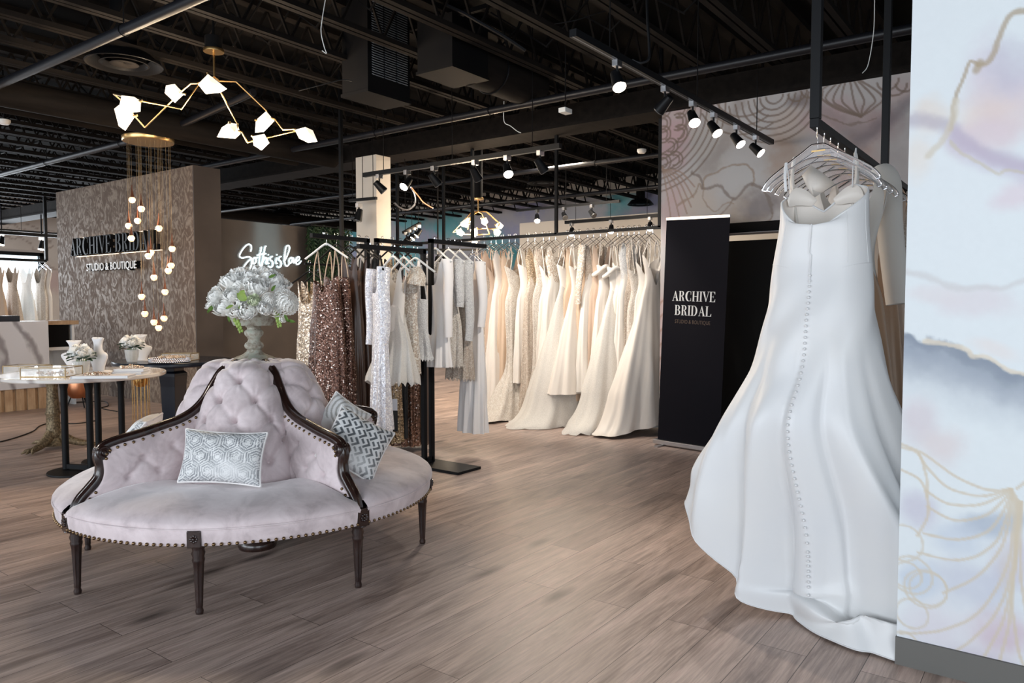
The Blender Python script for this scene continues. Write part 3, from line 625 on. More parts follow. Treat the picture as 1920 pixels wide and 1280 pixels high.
# ================================================================ SETTEE
SX, SY = -3.475, 2.395
se = empty('round_settee', (SX, SY, 0), 0, 'large round blush velvet button-tufted settee with dark carved wood arms', 'settee')
ARMA = [R(-95), R(-5), R(85), R(175)]
rail = [(.10,1.005),(.175,.965),(.225,.90),(.275,.825),(.335,.770),(.41,.735),(.49,.715),(.60,.690),(.70,.672),(.765,.650),(.785,.610),(.775,.565),(.785,.515),(.825,.468),(.865,.425),(.888,.375),(.893,.31)]
RS = spline([(r, 0, z) for r, z in rail], 5)
def pol(r, a, z, off=0): return (r*math.cos(a)-off*math.sin(a), r*math.sin(a)+off*math.cos(a), z)
btn = []
mer = spline([(.35,0,.40),(.345,0,.50),(.325,0,.62),(.285,0,.74),(.24,0,.84),(.19,0,.92),(.14,0,.965),(.09,0,.985),(.03,0,.98)], 8)
# resample the meridian by arc length
ml = [0]
for i in range(1, len(mer)): ml.append(ml[-1]+float(np.linalg.norm(mer[i]-mer[i-1])))
LT = ml[-1]; NS = 84
mer = [np.array([np.interp(s, ml, [p[0] for p in mer]), np.interp(s, ml, [p[2] for p in mer])]) for s in np.linspace(0, LT, NS)]
def tuft(uu, ss, btns, d1=.030, s1=.016, d2=.020, s2=.05, pitch=None):
    h = np.zeros_like(uu)
    for (bu, bs) in btns:
        q = (uu-bu)**2+(ss-bs)**2; h -= d2*np.exp(-q/s2**2)*.8+d1*np.exp(-q/s1**2)
        r = np.sqrt(q); th = np.arctan2(ss-bs, uu-bu); h -= .004*np.exp(-q/.05**2)*(np.cos(th*6+bu*31)**2)*(r/.03)
    # creases between diagonal neighbours
    for i, (a, b) in enumerate(btns):
        for (c, d) in btns[i+1:]:
            L = math.hypot(c-a, d-b)
            if .02 < L < (pitch or .155) and abs(c-a) > .02 and abs(d-b) > .02:
                t = np.clip(((uu-a)*(c-a)+(ss-b)*(d-b))/L**2, 0, 1); q = (uu-a-t*(c-a))**2+(ss-b-t*(d-b))**2
                h -= .010*np.exp(-q/.010**2)
    return h
NAIL = []
def nail(p, par):
    if not NAIL: NAIL.append(MB().ball((0,0,0), .0078, 8, 5).build('nailhead', M['nail'], par)); NAIL[0].location = p; return
    c = NAIL[0].copy(); col.objects.link(c); c.parent = par; c.location = p
for ai in range(4):
    ac = ARMA[ai]+PI/4; rel = np.linspace(-PI/4, PI/4, 96)
    RL, SS = np.meshgrid(rel, np.linspace(0, LT, NS))
    rr = np.array([m_[0] for m_ in mer])[:, None]; zz = np.array([m_[1] for m_ in mer])[:, None]
    UU = RL*np.maximum(rr+.06, .14)
    bt = []
    for k, s in enumerate([.13, .225, .32, .415, .51]):
        for u in ((-.17, 0, .17) if k % 2 == 0 else (-.085, .085) if k < 4 else (0,)): bt.append((u, s))
    bt = [b for b in bt if abs(b[0]) < .27]
    bt += [(-.255,.225),(.255,.225),(-.12,.60),(.0,.66),(.12,.60)]
    h = tuft(UU, SS, bt)
    edge = np.clip(1-(np.abs(RL)/(PI/4))**2.4, 0, 1); puff = (.105*np.clip((LT-SS)/.18, .42, 1))*edge**.62
    dm = np.gradient(np.array(mer), axis=0); nr, nz = dm[:, 1], -dm[:, 0]; ln = np.hypot(nr, nz)+1e-9; nr, nz = (nr/ln)[:, None], (nz/ln)[:, None]
    hh = h*np.clip(rr/.15, .3, 1)+puff; ro = rr+hh*nr; zo = zz+hh*nz
    A = ac+RL; G = np.stack([ro*np.cos(A), ro*np.sin(A), zo], -1)
    bk0 = MB().grid(G).build('backrest', M['velvet'], se, ang=180)
    # buttons
    for (bu, bs) in bt:
        i = int(np.interp(bs, np.linspace(0, LT, NS), np.arange(NS))); j = int(np.argmin(np.abs(UU[i]-bu)))
        if abs(RL[i, j]) > PI/4-.04: continue
        q = G[i, j]+np.array([math.cos(A[i, j]), math.sin(A[i, j]), .3])*.002
        if not btn: btn.append(MB().ball((0,0,0), .0085, 8, 5).build('upholstery_button', M['velvet'], bk0)); btn[0].location = q
        else: c = btn[0].copy(); col.objects.link(c); c.parent = bk0; c.location = q
    # seat wedge
    prof = [(.36,.40),(.42,.440),(.50,.458),(.60,.466),(.70,.463),(.79,.452),(.86,.438),(.905,.420),(.928,.402),(.937,.388),(.934,.376)]
    an = np.linspace(ARMA[ai]+.022, ARMA[ai]+PI/2-.022, 60); G = []
    for (r, z) in prof:
        G.append([pol(r, a, z-.03*max(0, 1-min(a-an[0], an[-1]-a)/.07)**2*(1 if r < .9 else .4)+.003*math.sin(a*9+r*7)) for a in an])
    st0 = MB().grid(G).build('seat', M['velvet'], se, ang=180)
    G = [[pol(r, a, z) for a in an] for (r, z) in [(.925,.378),(.932,.372),(.930,.34),(.925,.302),(.905,.298),(.86,.30)]]
    ap0 = MB().grid(G).build('apron', M['velvet'], se, ang=60)
    MB().tube([pol(.936, a, .375) for a in an], .004, 6).build('piping', M['velvet'], st0)
    nm = MB(); k = int((an[-1]-an[0])*.93/.031)
    for i in range(k+1):
        a = an[0]+.012+(an[-1]-an[0]-.024)*i/k
        if abs(a-ac) > .032:
            if ai == 0: nail(pol(.930, a, .309), ap0)
            else: nm.ball(pol(.930, a, .309), .0072, 7, 4)
    if ai: nm.build('nailhead_trim', M['nail'], ap0)['kind'] = 'stuff'
# arms
def reeded(pts, ang, wd=.052, th=.036, n=26):
    P = [np.array(p) for p in pts]; rows = []
    for i, p in enumerate(P):
        t = P[min(i+1, len(P)-1)]-P[max(i-1, 0)]; t /= np.linalg.norm(t); nrm = np.array([t[2], 0, -t[0]])*-1   # outward/up
        sc = 1.0 if i > 6 else .75+.04*i
        row = []
        for k in range(n):
            a = 2*PI*k/n; x = math.cos(a); y = math.sin(a)
            sx = math.copysign(abs(x)**.7, x)*wd/2*sc; sy = math.copysign(abs(y)**.8, y)*th/2*sc
            if y > .15: sy += .0045*abs(math.cos(x*3.2*PI/1.05))
            q = p+nrm*sy; row.append(pol(q[0], ang, q[2], sx))
        rows.append(row)
    return rows
for ang in ARMA:
    mb = MB(); mb.grid(reeded(RS, ang), closed=True); mb.build('arm_rail', M['dark_wood'], se)
    # scroll end
    mb = MB(); c = pol(.768, ang, .627)
    ax = np.array([-math.sin(ang), math.cos(ang), 0]); rd = np.array([math.cos(ang), math.sin(ang), 0])
    for s in (-1, 1):
        rows = []
        for (r, o) in [(.001,.031),(.008,.033),(.012,.028),(.017,.032),(.022,.029),(.028,.031),(.033,.026),(.034,0)]:
            rows.append([np.array(c)+ax*s*o+r*(rd*math.cos(t)+np.array([0,0,1])*math.sin(t)) for t in np.linspace(0, 2*PI, 21)[:-1]])
        mb.grid(rows, closed=True)
    mb.build('arm_scroll', M['dark_wood'], se)
    # rosette block under the rail
    mb = MB(); mb.obox(pol(.905, ang, .335), rd*.027, ax*.033, (0,0,.042)); mb.lathe([(.030,.290),(.031,.297)], 16, pol(.905, ang, 0))
    cb0 = mb.build('corner_block', M['dark_wood'], se, smooth=False, bevel=.004)
    mb = MB()
    for k in range(8): t = k*PI/4; mb.ball(np.array(pol(.934, ang, .335))+ax*.014*math.cos(t)+np.array([0,0,.014*math.sin(t)]), .0065, 6, 4)
    mb.ball(pol(.935, ang, .335), .008, 8, 5); mb.build('carved_rosette', M['dark_wood'], cb0)
    # upholstered arm panel, both faces
    sel = [q for q in RS if q[2] > .60 and q[0] > .19]; n = 70; m_ = 46
    tl = [0]
    for i in range(1, len(sel)): tl.append(tl[-1]+float(np.linalg.norm(sel[i]-sel[i-1])))
    u = np.linspace(0, 1, n); tr = np.interp(u*tl[-1], tl, [q[0] for q in sel]); tz = np.interp(u*tl[-1], tl, [q[2] for q in sel])
    V = np.linspace(0, 1, m_)[:, None]; bulge = .0
    Rr = (.26+.60*u)[None, :]*(1-V)+(tr-.004)[None, :]*V - .045*np.sin(PI*V)*(u[None, :]**10); Zz = .42*(1-V)+(tz-.012)[None, :]*V
    bt = [(.46,.62),(.60,.58),(.53,.51),(.67,.50),(.39,.54),(.34,.66),(.42,.45)]
    h = tuft(Rr, Zz, bt, .026, .014, .012, .045, .125)
    T = .018+.040*np.sqrt(np.clip(np.sin(PI*np.clip(u, .0, 1))*1.0, 0, 1))[None, :]*np.sqrt(np.sin(PI*np.clip(V*.86+.14, 0, 1)))+h*.9
    pan = {}
    for s in (-1, 1):
        G = np.stack([Rr*math.cos(ang)-s*T*math.sin(ang), Rr*math.sin(ang)+s*T*math.cos(ang), Zz], -1)
        pan[s] = MB().grid(G).build('arm_panel', M['velvet'], se, ang=180)
    nm = MB()
    for s in (-1, 1):
        L = 0; prev = None
        for q, nx in zip(RS[8:-2], RS[9:]):
            L += float(np.linalg.norm(nx-q))
            if L > .031:
                L = 0; t = (nx-q)/np.linalg.norm(nx-q); nn_ = np.array([-t[2], 0, t[0]])*-1
                p = q+nn_*-.0-np.array([t[2], 0, -t[0]])*-.023
                if (ang == ARMA[0] and s > 0) or (ang == ARMA[1] and s < 0): nail(pol(p[0], ang, p[2], s*.029), pan[s])
                else: nm.ball(pol(p[0], ang, p[2], s*.029), .0068, 7, 4)
    nm.build('nailhead_trim', M['nail'], se)['kind'] = 'stuff'
def leg(ang, r=.885, z1=.30):
    prof = [(.006,0),(.015,.002),(.017,.015),(.013,.028),(.0145,.034),(.018,.12),(.023,.215),(.027,.235),(.024,.245),(.029,.262),(.024,.275),(.027,.285),(.027,z1)]
    prof = [(interp(z, [(a[1], a[0]) for a in prof]), z) for z in sorted([q[1] for q in prof]+[.06,.09,.15,.18,.225])]
    fl = lambda a, z: 1-(.16*abs(math.sin(a*4)) if .035 < z < .22 else .05*abs(math.sin(a*5)) if .22 <= z < .27 else 0)
    MB().lathe(prof, 48, pol(r, ang, 0), fl).build('leg', M['dark_wood'], se)
for k in range(4):
    leg(ARMA[k]); a = ARMA[k]+PI/4; leg(a)
    rd = np.array([math.cos(a), math.sin(a), 0]); ax = np.array([-math.sin(a), math.cos(a), 0])
    cb0 = MB().obox(pol(.912, a, .333), rd*.026, ax*.029, (0,0,.036)).build('corner_block', M['dark_wood'], se, smooth=False, bevel=.004)
    mb = MB()
    for j in range(8): t = j*PI/4; mb.ball(np.array(pol(.939, a, .335))+ax*.013*math.cos(t)+np.array([0,0,.013*math.sin(t)]), .006, 6, 4)
    mb.ball(pol(.940, a, .335), .007, 8, 5); mb.build('carved_rosette', M['dark_wood'], cb0)
MB().lathe([(.095,0),(.10,.012),(.098,.035),(.085,.05),(.08,.08),(.07,.14),(.07,.30)], 36, (0,0,0)).build('pedestal', M['dark_wood'], se)
MB().lathe([(.87,.295),(.88,.31),(.5,.33),(.06,.33)], 48).build('underframe', M['black_cloth'], se)
MB().lathe([(.20,.93),(.17,1.0),(.12,1.012),(.001,1.012)], 32).build('top_boss', M['velvet'], se)

# ================================================================ PILLOWS
def pillow(label, c, rx, rt, rl, wd, ht, th, fn, name='throw_pillow', n=110, mats='pillow_fabric'):
    root = empty(name, c, 0, label, 'pillow', None); root.rotation_euler = (rx, rt, rl)
    xs = np.linspace(-1, 1, n); zs_ = np.linspace(-1, 1, int(n*ht/wd)); X_, Z_ = np.meshgrid(xs, zs_)
    sq = 1-.07*(1-Z_**2)*np.abs(X_)**2; sz = 1-.09*(1-X_**2)*np.abs(Z_)**2
    T = th*((1-X_**4)*(1-Z_**4))**.5*(.75+.25*(1-X_**2)*(1-Z_**2))+.004+.003*np.sin(X_*9+Z_*7)*(1-X_**2)
    GX, GZ = X_*wd/2*sq, (Z_*ht/2)*sz
    cc, hgt = fn(GX, GZ, wd, ht); T = T+hgt
    mb = MB(); mb.grid(np.stack([GX, -T, GZ], -1), c=cc.reshape(-1, 3).tolist()); o = mb.build('front_panel', M[mats], root, ang=180)
    mb = MB(); mb.grid(np.stack([GX, T-hgt, GZ], -1)[:, ::-1]); mb.build('back_panel', M['white_crepe'], root, ang=180)
    e = [(GX[0,i], 0, GZ[0,i]) for i in range(n)]+[(GX[i,-1], 0, GZ[i,-1]) for i in range(len(zs_))]+[(GX[-1,i], 0, GZ[-1,i]) for i in range(n-1,-1,-1)]+[(GX[i,0], 0, GZ[i,0]) for i in range(len(zs_)-1,-1,-1)]
    MB().tube(e[::2], .0055, 6, closed=True).build('edge_piping', M['white_crepe'], root)
    return root
m = M['pillow_fabric'] = painted('beaded_pillow_fabric', .45); v = coords(m); bump(m, noise(m, v, 260, 2), .5, .003)
WHT = np.array((.74,.74,.74)); GRY = np.array((.24,.25,.27))
def hexes(x, z, wd, ht):
    s = .082; q = x/s; r = z/s/.866
    # nearest hex centre
    best = np.full(x.shape, 9.); bx = np.zeros_like(x); bz = np.zeros_like(x)
    for j in range(-4, 5):
        for i in range(-5, 6):
            cx, cz = (i+.5*(j % 2))*s, j*s*.866; d = np.hypot(x-cx, z-cz); k = d < best; best[k] = d[k]; bx[k] = cx; bz[k] = cz
    dx, dz = x-bx, z-bz; a = np.arctan2(dz, dx); hd = np.maximum.reduce([np.abs(dx), np.abs(.5*dx+.866*dz), np.abs(.5*dx-.866*dz)])
    sect = np.floor((a+PI+.5)/(2*PI/3)); hd = hd+s*.035*sect
    st = (np.sin(hd/s*2*PI*7.5) > -.1) & (hd > s*.17); g = st.astype(float)
    fade = 1-.75*np.exp(-(((x-.06)/.10)**2+((z+.06)/.055)**2)); g = g*fade*(fbm(x*260, z*260, 4, 2) > .25)
    sp = (fbm(x*420, z*420, 8, 2) > .70)*.12
    c = WHT*(1-g[..., None])+GRY*g[..., None]+sp[..., None]*.5+(fbm(x*300, z*300, 2, 2)-.5)[..., None]*.12; return np.clip(c, 0, .85), -.002*g
def keys(x, z, wd, ht):
    s = .025; a = R(45); p = (x*math.cos(a)+z*math.sin(a))/s; q = (-x*math.sin(a)+z*math.cos(a))/s
    i, j = np.floor(p), np.floor(q); fp, fq = p-i, q-j; k = (i+2*j) % 4 
    w_ = .22; bar1 = np.abs(fq-.5) < w_; bar2 = np.abs(fp-.5) < w_
    g = np.where(k == 0, bar1, np.where(k == 1, bar1 & (fp < .72) | (bar2 & (fq > .3)), np.where(k == 2, bar2, (bar2 & (fq < .72)) & ~(fq > .72)))).astype(float)
    fade = 1-.7*np.exp(-(((x-.02)/.09)**2+((z+.10)/.05)**2)); g *= fade
    c = WHT*(1-g[..., None])+np.array((.11,.12,.13))*g[..., None]+(fbm(x*300, z*300, 2, 2)-.5)[..., None]*.10; return np.clip(c, 0, .85), -.002*g
def leaves_(x, z, wd, ht):
    d = np.sqrt(x**2+(z-.05)**2); g = ((np.sin(d*260) > .35) & (z > -.03)).astype(float)*.8
    c = WHT*(1-g[..., None])+np.array((.30,.29,.27))*g[..., None]; return c, 0*g
def plainw(x, z, wd, ht): return np.tile(np.array((.70,.75,.78)), x.shape+(1,)), 0*x
def bluetr(x, z, wd, ht):
    g = (np.abs(x) > wd*.40)*((fbm(x*200, z*200, 1, 2) > .5)); return WHT*(1-g[..., None])+np.array((.15,.16,.18))*g[..., None], 0*x
ct = Dp(418, 862, 3.47)
pillow('rectangular white pillow with grey hexagon line pattern on the front seat', (ct[0], ct[1], .598), R(-17), R(2.5), R(34), .385, .245, .055, hexes)
ct = Dp(668, 836, 3.72)
pillow('square white pillow with dark grey key pattern leaning on the right arm', (ct[0], ct[1], ct[2]+.01), R(-34), R(30), R(48), .30, .30, .06, keys)
ct = Dp(640, 795, 3.98)
pillow('small white pillow with fine line pattern tucked behind the key-pattern pillow', (ct[0], ct[1], ct[2]+.02), R(-14), R(35), R(40), .22, .22, .055, leaves_, n=60)
ct = Dp(262, 806, 3.98)
pillow('pale blue-white pillow on the far left seat behind the wooden arm', (ct[0], ct[1], ct[2]-.03), R(-38), 0, R(-42), .34, .24, .055, bluetr, n=60)

# ================================================================ URN AND FLOWERS
uc = (SX-.015, SY+.01, 1.012)
ur = empty('pedestal_urn', uc, 0, 'weathered stone-coloured pedestal urn standing on top of the settee', 'urn')
MB().lathe([(.001,0),(.105,0),(.108,.006),(.092,.014),(.06,.026),(.042,.040),(.036,.052)], 40).build('foot', M['urn'], ur)
MB().lathe([(.036,.052),(.046,.06),(.050,.072),(.046,.085),(.034,.094),(.030,.105),(.036,.118),(.047,.130),(.050,.143),(.046,.152),(.034,.160),(.034,.168),(.045,.178)], 40).build('stem', M['urn'], ur)
MB().lathe([(.045,.178),(.10,.180),(.105,.186),(.122,.228),(.124,.232)], 44, cap=False).lathe([(.124,.232),(.160,.232),(.162,.237),(.118,.238),(.10,.19),(.001,.188)], 44, cap=False).build('bowl', M['urn'], ur)
fa = empty('flower_arrangement', (uc[0], uc[1], uc[2]+.23), 0, 'domed bouquet of white peonies, roses and dahlias filling the stone urn', 'flowers')
def frame(d):
    d = np.array(d, float); d /= np.linalg.norm(d); a = np.cross(d, (0,0,1.)) if abs(d[2]) < .95 else np.cross(d, (1.,0,0)); a /= np.linalg.norm(a); return d, a, np.cross(d, a)
def bloom(c, d, r, kind, parent, mt='petal', name=None):
    r = r*.98
    d, a, b = frame(d); c = np.array(c, float); mb = MB(); rnd = random.Random(int(r*1e4+c[0]*1e3+c[2]*777))
    def shell(az, span, t0, t1, rho, flare, ruf, point=0.):       # petal = patch of a shell, from polar angle t0 (base) to t1 (tip)
        rows = []
        for i in range(7):
            t = i/6; row = []
            for j in range(8):
                q = j/3.5-1; aa = az+q*span*(math.sin(PI*(.30+.62*t))**.6 if not point else (1-t)**.6*.9+.1)
                pol_ = t0+(t1-t0)*t+.20*q*q*t*(1 if not point else .3)
                rr_ = rho*(1+flare*t*t+ruf*t*t*math.sin(q*6+az*5)+.05*q*q)
                row.append(c+(a*math.cos(aa)+b*math.sin(aa))*rr_*math.sin(pol_)+d*rr_*math.cos(pol_))
            rows.append(row)
        mb.grid(rows)
    if kind == 'dahlia':
        for L in range(9):
            n = 8+2*L; tt = .25+.17*L
            for k in range(n): shell(2*PI*k/n+L*.37, 1.0/n*3.4, tt+.55, tt, r*(.55+.05*L), .10, 0, 1)
    else:
        K = {'rose': 7, 'bud': 3}.get(kind, 8); ruf = .05 if kind == 'rose' else .09
        for L in range(K):
            f = L/(K-1); n = 3+int(3.2*f+.5)
            for k in range(n):
                az = 2*PI*k/n+L*1.07+rnd.uniform(-.15, .15)
                shell(az, 3.6/n, 2.2, (.16+1.05*f**1.1)*rnd.uniform(.9, 1.1), r*(.34+.66*f**.85)*rnd.uniform(.96, 1.04), .02+.14*f, ruf*(.4+f))
    return mb.build(name or {'dahlia':'dahlia','rose':'rose','bud':'flower_bud'}.get(kind, 'peony'), M[mt], parent, ang=180)
FD = 3.80
def lp(px, py, d): return Dp(px, py, d)-np.array([uc[0], uc[1], uc[2]+.23])
vd = -Fv
for (px, py, dp, r, kind, mt) in [(481,536,3.80,.056,'peony','petal'),(537,565,3.82,.070,'dahlia','petal'),(418,572,3.80,.054,'rose','petal'),(463,580,3.76,.052,'peony','petal'),(476,563,3.74,.030,'rose','petal_green'),
        (505,560,3.77,.036,'dahlia','petal'),(433,524,3.86,.050,'peony','petal'),(469,517,3.90,.046,'peony','petal'),(512,521,3.90,.052,'peony','petal'),(403,553,3.84,.040,'rose','petal'),(520,537,3.90,.050,'peony','petal'),
        (434,551,3.80,.044,'rose','petal'),(450,530,3.84,.040,'peony','petal'),(497,577,3.75,.036,'peony','petal'),(438,583,3.76,.034,'bud','petal'),(396,567,3.83,.022,'bud','petal'),(391,572,3.83,.020,'bud','petal'),
        (455,560,3.79,.034,'rose','petal'),(515,583,3.78,.030,'bud','petal'),(530,598,3.80,.018,'bud','petal'),(490,508,4.0,.045,'peony','petal'),(450,512,4.02,.048,'peony','petal'),(530,530,4.02,.045,'peony','petal'),(410,545,4.0,.045,'rose','petal'),
        (480,545,4.12,.07,'peony','petal'),(520,560,4.1,.05,'peony','petal'),(440,560,4.1,.05,'peony','petal')]:
    c = lp(px, py, dp); o_ = c-np.array([0,0,-.02]); nd = o_/np.linalg.norm(o_); nd = nd*.9+np.array([0,0,.15])
    bloom(c, nd, r, kind, fa, mt)
def leafm(mb, c, d, up, ln, wd):
    d = np.array(d, float); d /= np.linalg.norm(d); up = np.array(up, float); s_ = np.cross(d, up); s_ /= np.linalg.norm(s_); up = np.cross(s_, d); rows = []
    for i in range(7):
        t = i/6; w_ = wd*math.sin(PI*min(1, t*.93+.05))**.8
        rows.append([np.array(c)+d*ln*t+s_*w_*s*.5+up*(.12*ln*abs(s)-.25*ln*t*t*.5) for s in (-1,-.5,0,.5,1)])
    mb.grid(rows)
mb = MB()
leafm(mb, lp(462,562,3.74), Rv*-.6+Uv*.5-Fv*.4, -Fv, .055, .042); leafm(mb, lp(452,556,3.75), Rv*.4+Uv*.6-Fv*.3, -Fv, .04, .035)
leafm(mb, lp(448,570,3.76), -Uv*.6+Rv*.3-Fv*.3, -Fv, .04, .015); leafm(mb, lp(437,572,3.75), -Uv*.3-Rv*.5-Fv*.3, -Fv, .04, .014)
mb.build('leaf', M['leaf_light'], fa)
mb = MB()
for (px, py, dx, dy) in ((403,575,-.7,-.5),(398,573,-.4,-.8),(470,575,.3,-.9),(505,520,.6,.2),(540,600,.8,-.2),(534,590,.5,-.8),(430,588,.1,-1),(510,545,.3,.3)):
    leafm(mb, lp(px, py, 3.79), Rv*dx+Uv*dy-Fv*.3, -Fv, .045, .016)
mb.build('leaf', M['leaf'], fa)
for path in ([(516,582),(521,598),(524,612)],[(440,596),(446,608),(452,622)]):
    mb = MB(); pts = spline([lp(a, b, 3.80) for a, b in path], 5); mb.tube(pts, .0018, 5)
    for i, p in enumerate(pts[2:]): mb.ball(p+Rv*(.008 if i % 2 else -.006), .0085-.0004*i, 8, 6, 1.5)
    mb.build('bud_spray', M['leaf_light'], fa)

# ================================================================ TABLES ON THE LEFT
def cyl(mb, x, y, z0, z1, r, n=20): return mb.lathe([(r, z0), (r, z1)], n, (x, y, 0))
tc = (-6.33, 2.80)
tb = empty('marble_table', (tc[0], tc[1], 0), 0, 'round marble-topped table on four black tube legs left of the settee', 'table')
MB().lathe([(.001,.728),(.585,.728),(.592,.735),(.592,.754),(.585,.76),(.001,.76)], 72).build('tabletop', M['marble'], tb)
for (px, dp) in ((121,5.88),(168,5.82),(184,6.3),(228,6.22)):
    p = Dp(px, 780, dp); x, y = p[0]-tc[0], p[1]-tc[1]
    MB().lathe([(.025,.018),(.025,.64),(.034,.69),(.042,.726)], 20, (x, y, 0)).build('leg', M['metal_black'], tb)
for (pa, da, pb, db) in ((121,5.88,168,5.82),(184,6.3,228,6.22)):
    a, b = Dp(pa, 780, da), Dp(pb, 780, db); a = (a[0]-tc[0], a[1]-tc[1], .04); b = (b[0]-tc[0], b[1]-tc[1], .04)
    MB().bar(a, b, .03, .035).build('foot_bar', M['metal_black'], tb, smooth=False)
    c = ((a[0]+b[0])/2, (a[1]+b[1])/2, 0); MB().lathe([(.001,0),(.215,0),(.218,.004),(.214,.014),(.001,.016)], 44, c).build('base_plate', M['metal_black'], tb)
TD = (-7.12, 3.98)
tb = empty('dark_table', (TD[0], TD[1], 0), 0, 'round black-topped table on a tapered square pedestal below the crystal pendants', 'table')
MB().lathe([(.001,.715),(.53,.715),(.545,.722),(.548,.745),(.54,.76),(.001,.76)], 64).build('tabletop', M['navy'], tb)
mb = MB(); a = R(20)
def sqloft(mb, prof, c, rot):
    rows = [[(c[0]+h*math.sqrt(2)*math.cos(rot+PI/4+k*PI/2), c[1]+h*math.sqrt(2)*math.sin(rot+PI/4+k*PI/2), z) for k in range(4)] for h, z in prof]
    mb.grid(rows, closed=True); n = len(mb.v); mb.f.append((n-4, n-3, n-2, n-1))
sqloft(mb, [(.15,0),(.15,.04),(.10,.06),(.065,.08),(.055,.10),(.075,.13),(.085,.5),(.092,.60),(.092,.63),(.07,.65),(.075,.715)], (.0,0), a); mb.build('pedestal', M['navy'], tb, smooth=False, bevel=.004)
BT = (-7.39, 2.98)
tb = empty('claw_foot_table', (BT[0], BT[1], 0), 0, 'small table with an ornate aged bronze column and clawed feet', 'table')
MB().lathe([(.001,.665),(.47,.665),(.48,.672),(.48,.69),(.001,.695)], 48).build('tabletop', M['marble'], tb)
MB().lathe([(.10,.03),(.075,.06),(.06,.10),(.072,.13),(.055,.16),(.05,.3),(.058,.32),(.048,.35),(.04,.55),(.05,.6),(.07,.665)], 28, (0,0,0), lambda a, z: 1+.10*abs(math.sin(a*4+z*9))).build('column', M['bronze'], tb)
for k in range(3):
    a = R(-60+k*120); mb = MB(); P = [pol(r, a, z) for r, z in ((.03,.13),(.10,.085),(.17,.05),(.25,.03))]; mb.tube(spline(P, 5), [.05-.0016*i for i in range(16)], 12)
    for s in (-.45, 0, .45): mb.tube([pol(.24, a, .03), pol(.30, a+s*.25, .028), pol(.335, a+s*.35, .010)], [.022,.017,.006], 8)
    mb.build('claw_foot', M['bronze'], tb)
# gold pots in wire stands under the dark table, copper pot further back
def gpot(px, py, z0, dp, r, h, label, rods=True):
    c = Dp(px, py, dp); g = empty('gold_planter', (c[0], c[1], 0), 0, label, 'planter')
    MB().lathe([(.001,z0),(r*.6,z0+.006),(r*.93,z0+r*.5),(r,z0+r),(r,z0+h),(r*.94,z0+h),(r*.9,z0+.06)], 32, cap=False).build('pot', M['gold'], g)
    if rods:
        mb = MB()
        for k in range(14): a = 2*PI*k/14; mb.tube([(1.12*r*math.cos(a), 1.12*r*math.sin(a), .0), (1.12*r*math.cos(a), 1.12*r*math.sin(a), z0+h*.7)], .003, 5)
        for z in (.006, z0+h*.7): mb.tube([(1.12*r*math.cos(t*PI/12), 1.12*r*math.sin(t*PI/12), z) for t in range(24)], .004, 5, closed=True)
        mb.build('wire_stand', M['gold'], g)
gpot(264, 730, .43, 8.0, .075, .28, 'gold bullet-shaped planter in a wire stand left of the square pedestal')
gpot(326, 700, .45, 8.2, .07, .26, 'gold bullet-shaped planter in a wire stand right of the square pedestal')
c = Dp(148, 735, 9.6); g = empty('copper_pot', (c[0], c[1], 0), 0, 'rounded copper pot on the floor by the damask wall', 'pot')
MB().lathe([(.001,.12),(.09,.12),(.13,.17),(.15,.26),(.14,.36),(.13,.36),(.12,.2)], 28, cap=False).build('pot', M['copper'], g)
mb = MB()
for k in range(3): a = k*2*PI/3; mb.tube([pol(.08, a, .16), pol(.14, a, 0)], .008, 6)
mb.build('stand', M['metal_black'], g)
# table-top things
def bust(px, py, z, dp, h, label, face=0):
    c = Dp(px, py, dp); g = empty('jewellery_bust', (c[0], c[1], z), YAW+face, label, 'display bust')
    rows = []
    for (t, w_, d_) in [(0,.20,.10),(.02,.21,.11),(.15,.24,.12),(.30,.33,.13),(.42,.40,.13),(.50,.42,.12),(.56,.37,.11),(.60,.24,.10),(.66,.16,.10),(.78,.145,.10),(.86,.16,.10),(.93,.21,.11),(.98,.25,.11),(1.0,.22,.08),(1.005,.01,.01)]:
        rows.append([(w_*h*math.cos(a)*(1+.0*t), d_*h*math.sin(a)-.05*h*t*0, t*h+(.02*h*math.cos(2*a) if t > .9 else 0)) for a in np.linspace(0, 2*PI, 25)[:-1]])
    mb = MB(); mb.grid(rows, closed=True); mb.build('body', M['velvet_white'], g, ang=180)
    MB().lathe([(.001,0),(.36*h,0),(.36*h,.006),(.001,.008)], 24).build('base', M['velvet_white'], g)
bust(185, 690, .76, 6.1, .275, 'tall white velvet jewellery bust on the marble table', -.5)
bust(140, 690, .76, 6.35, .24, 'shorter white velvet jewellery bust behind the flowers on the marble table', .3)
bust(265, 670, .76, 7.35, .25, 'white velvet jewellery bust standing on the dark table', .1)
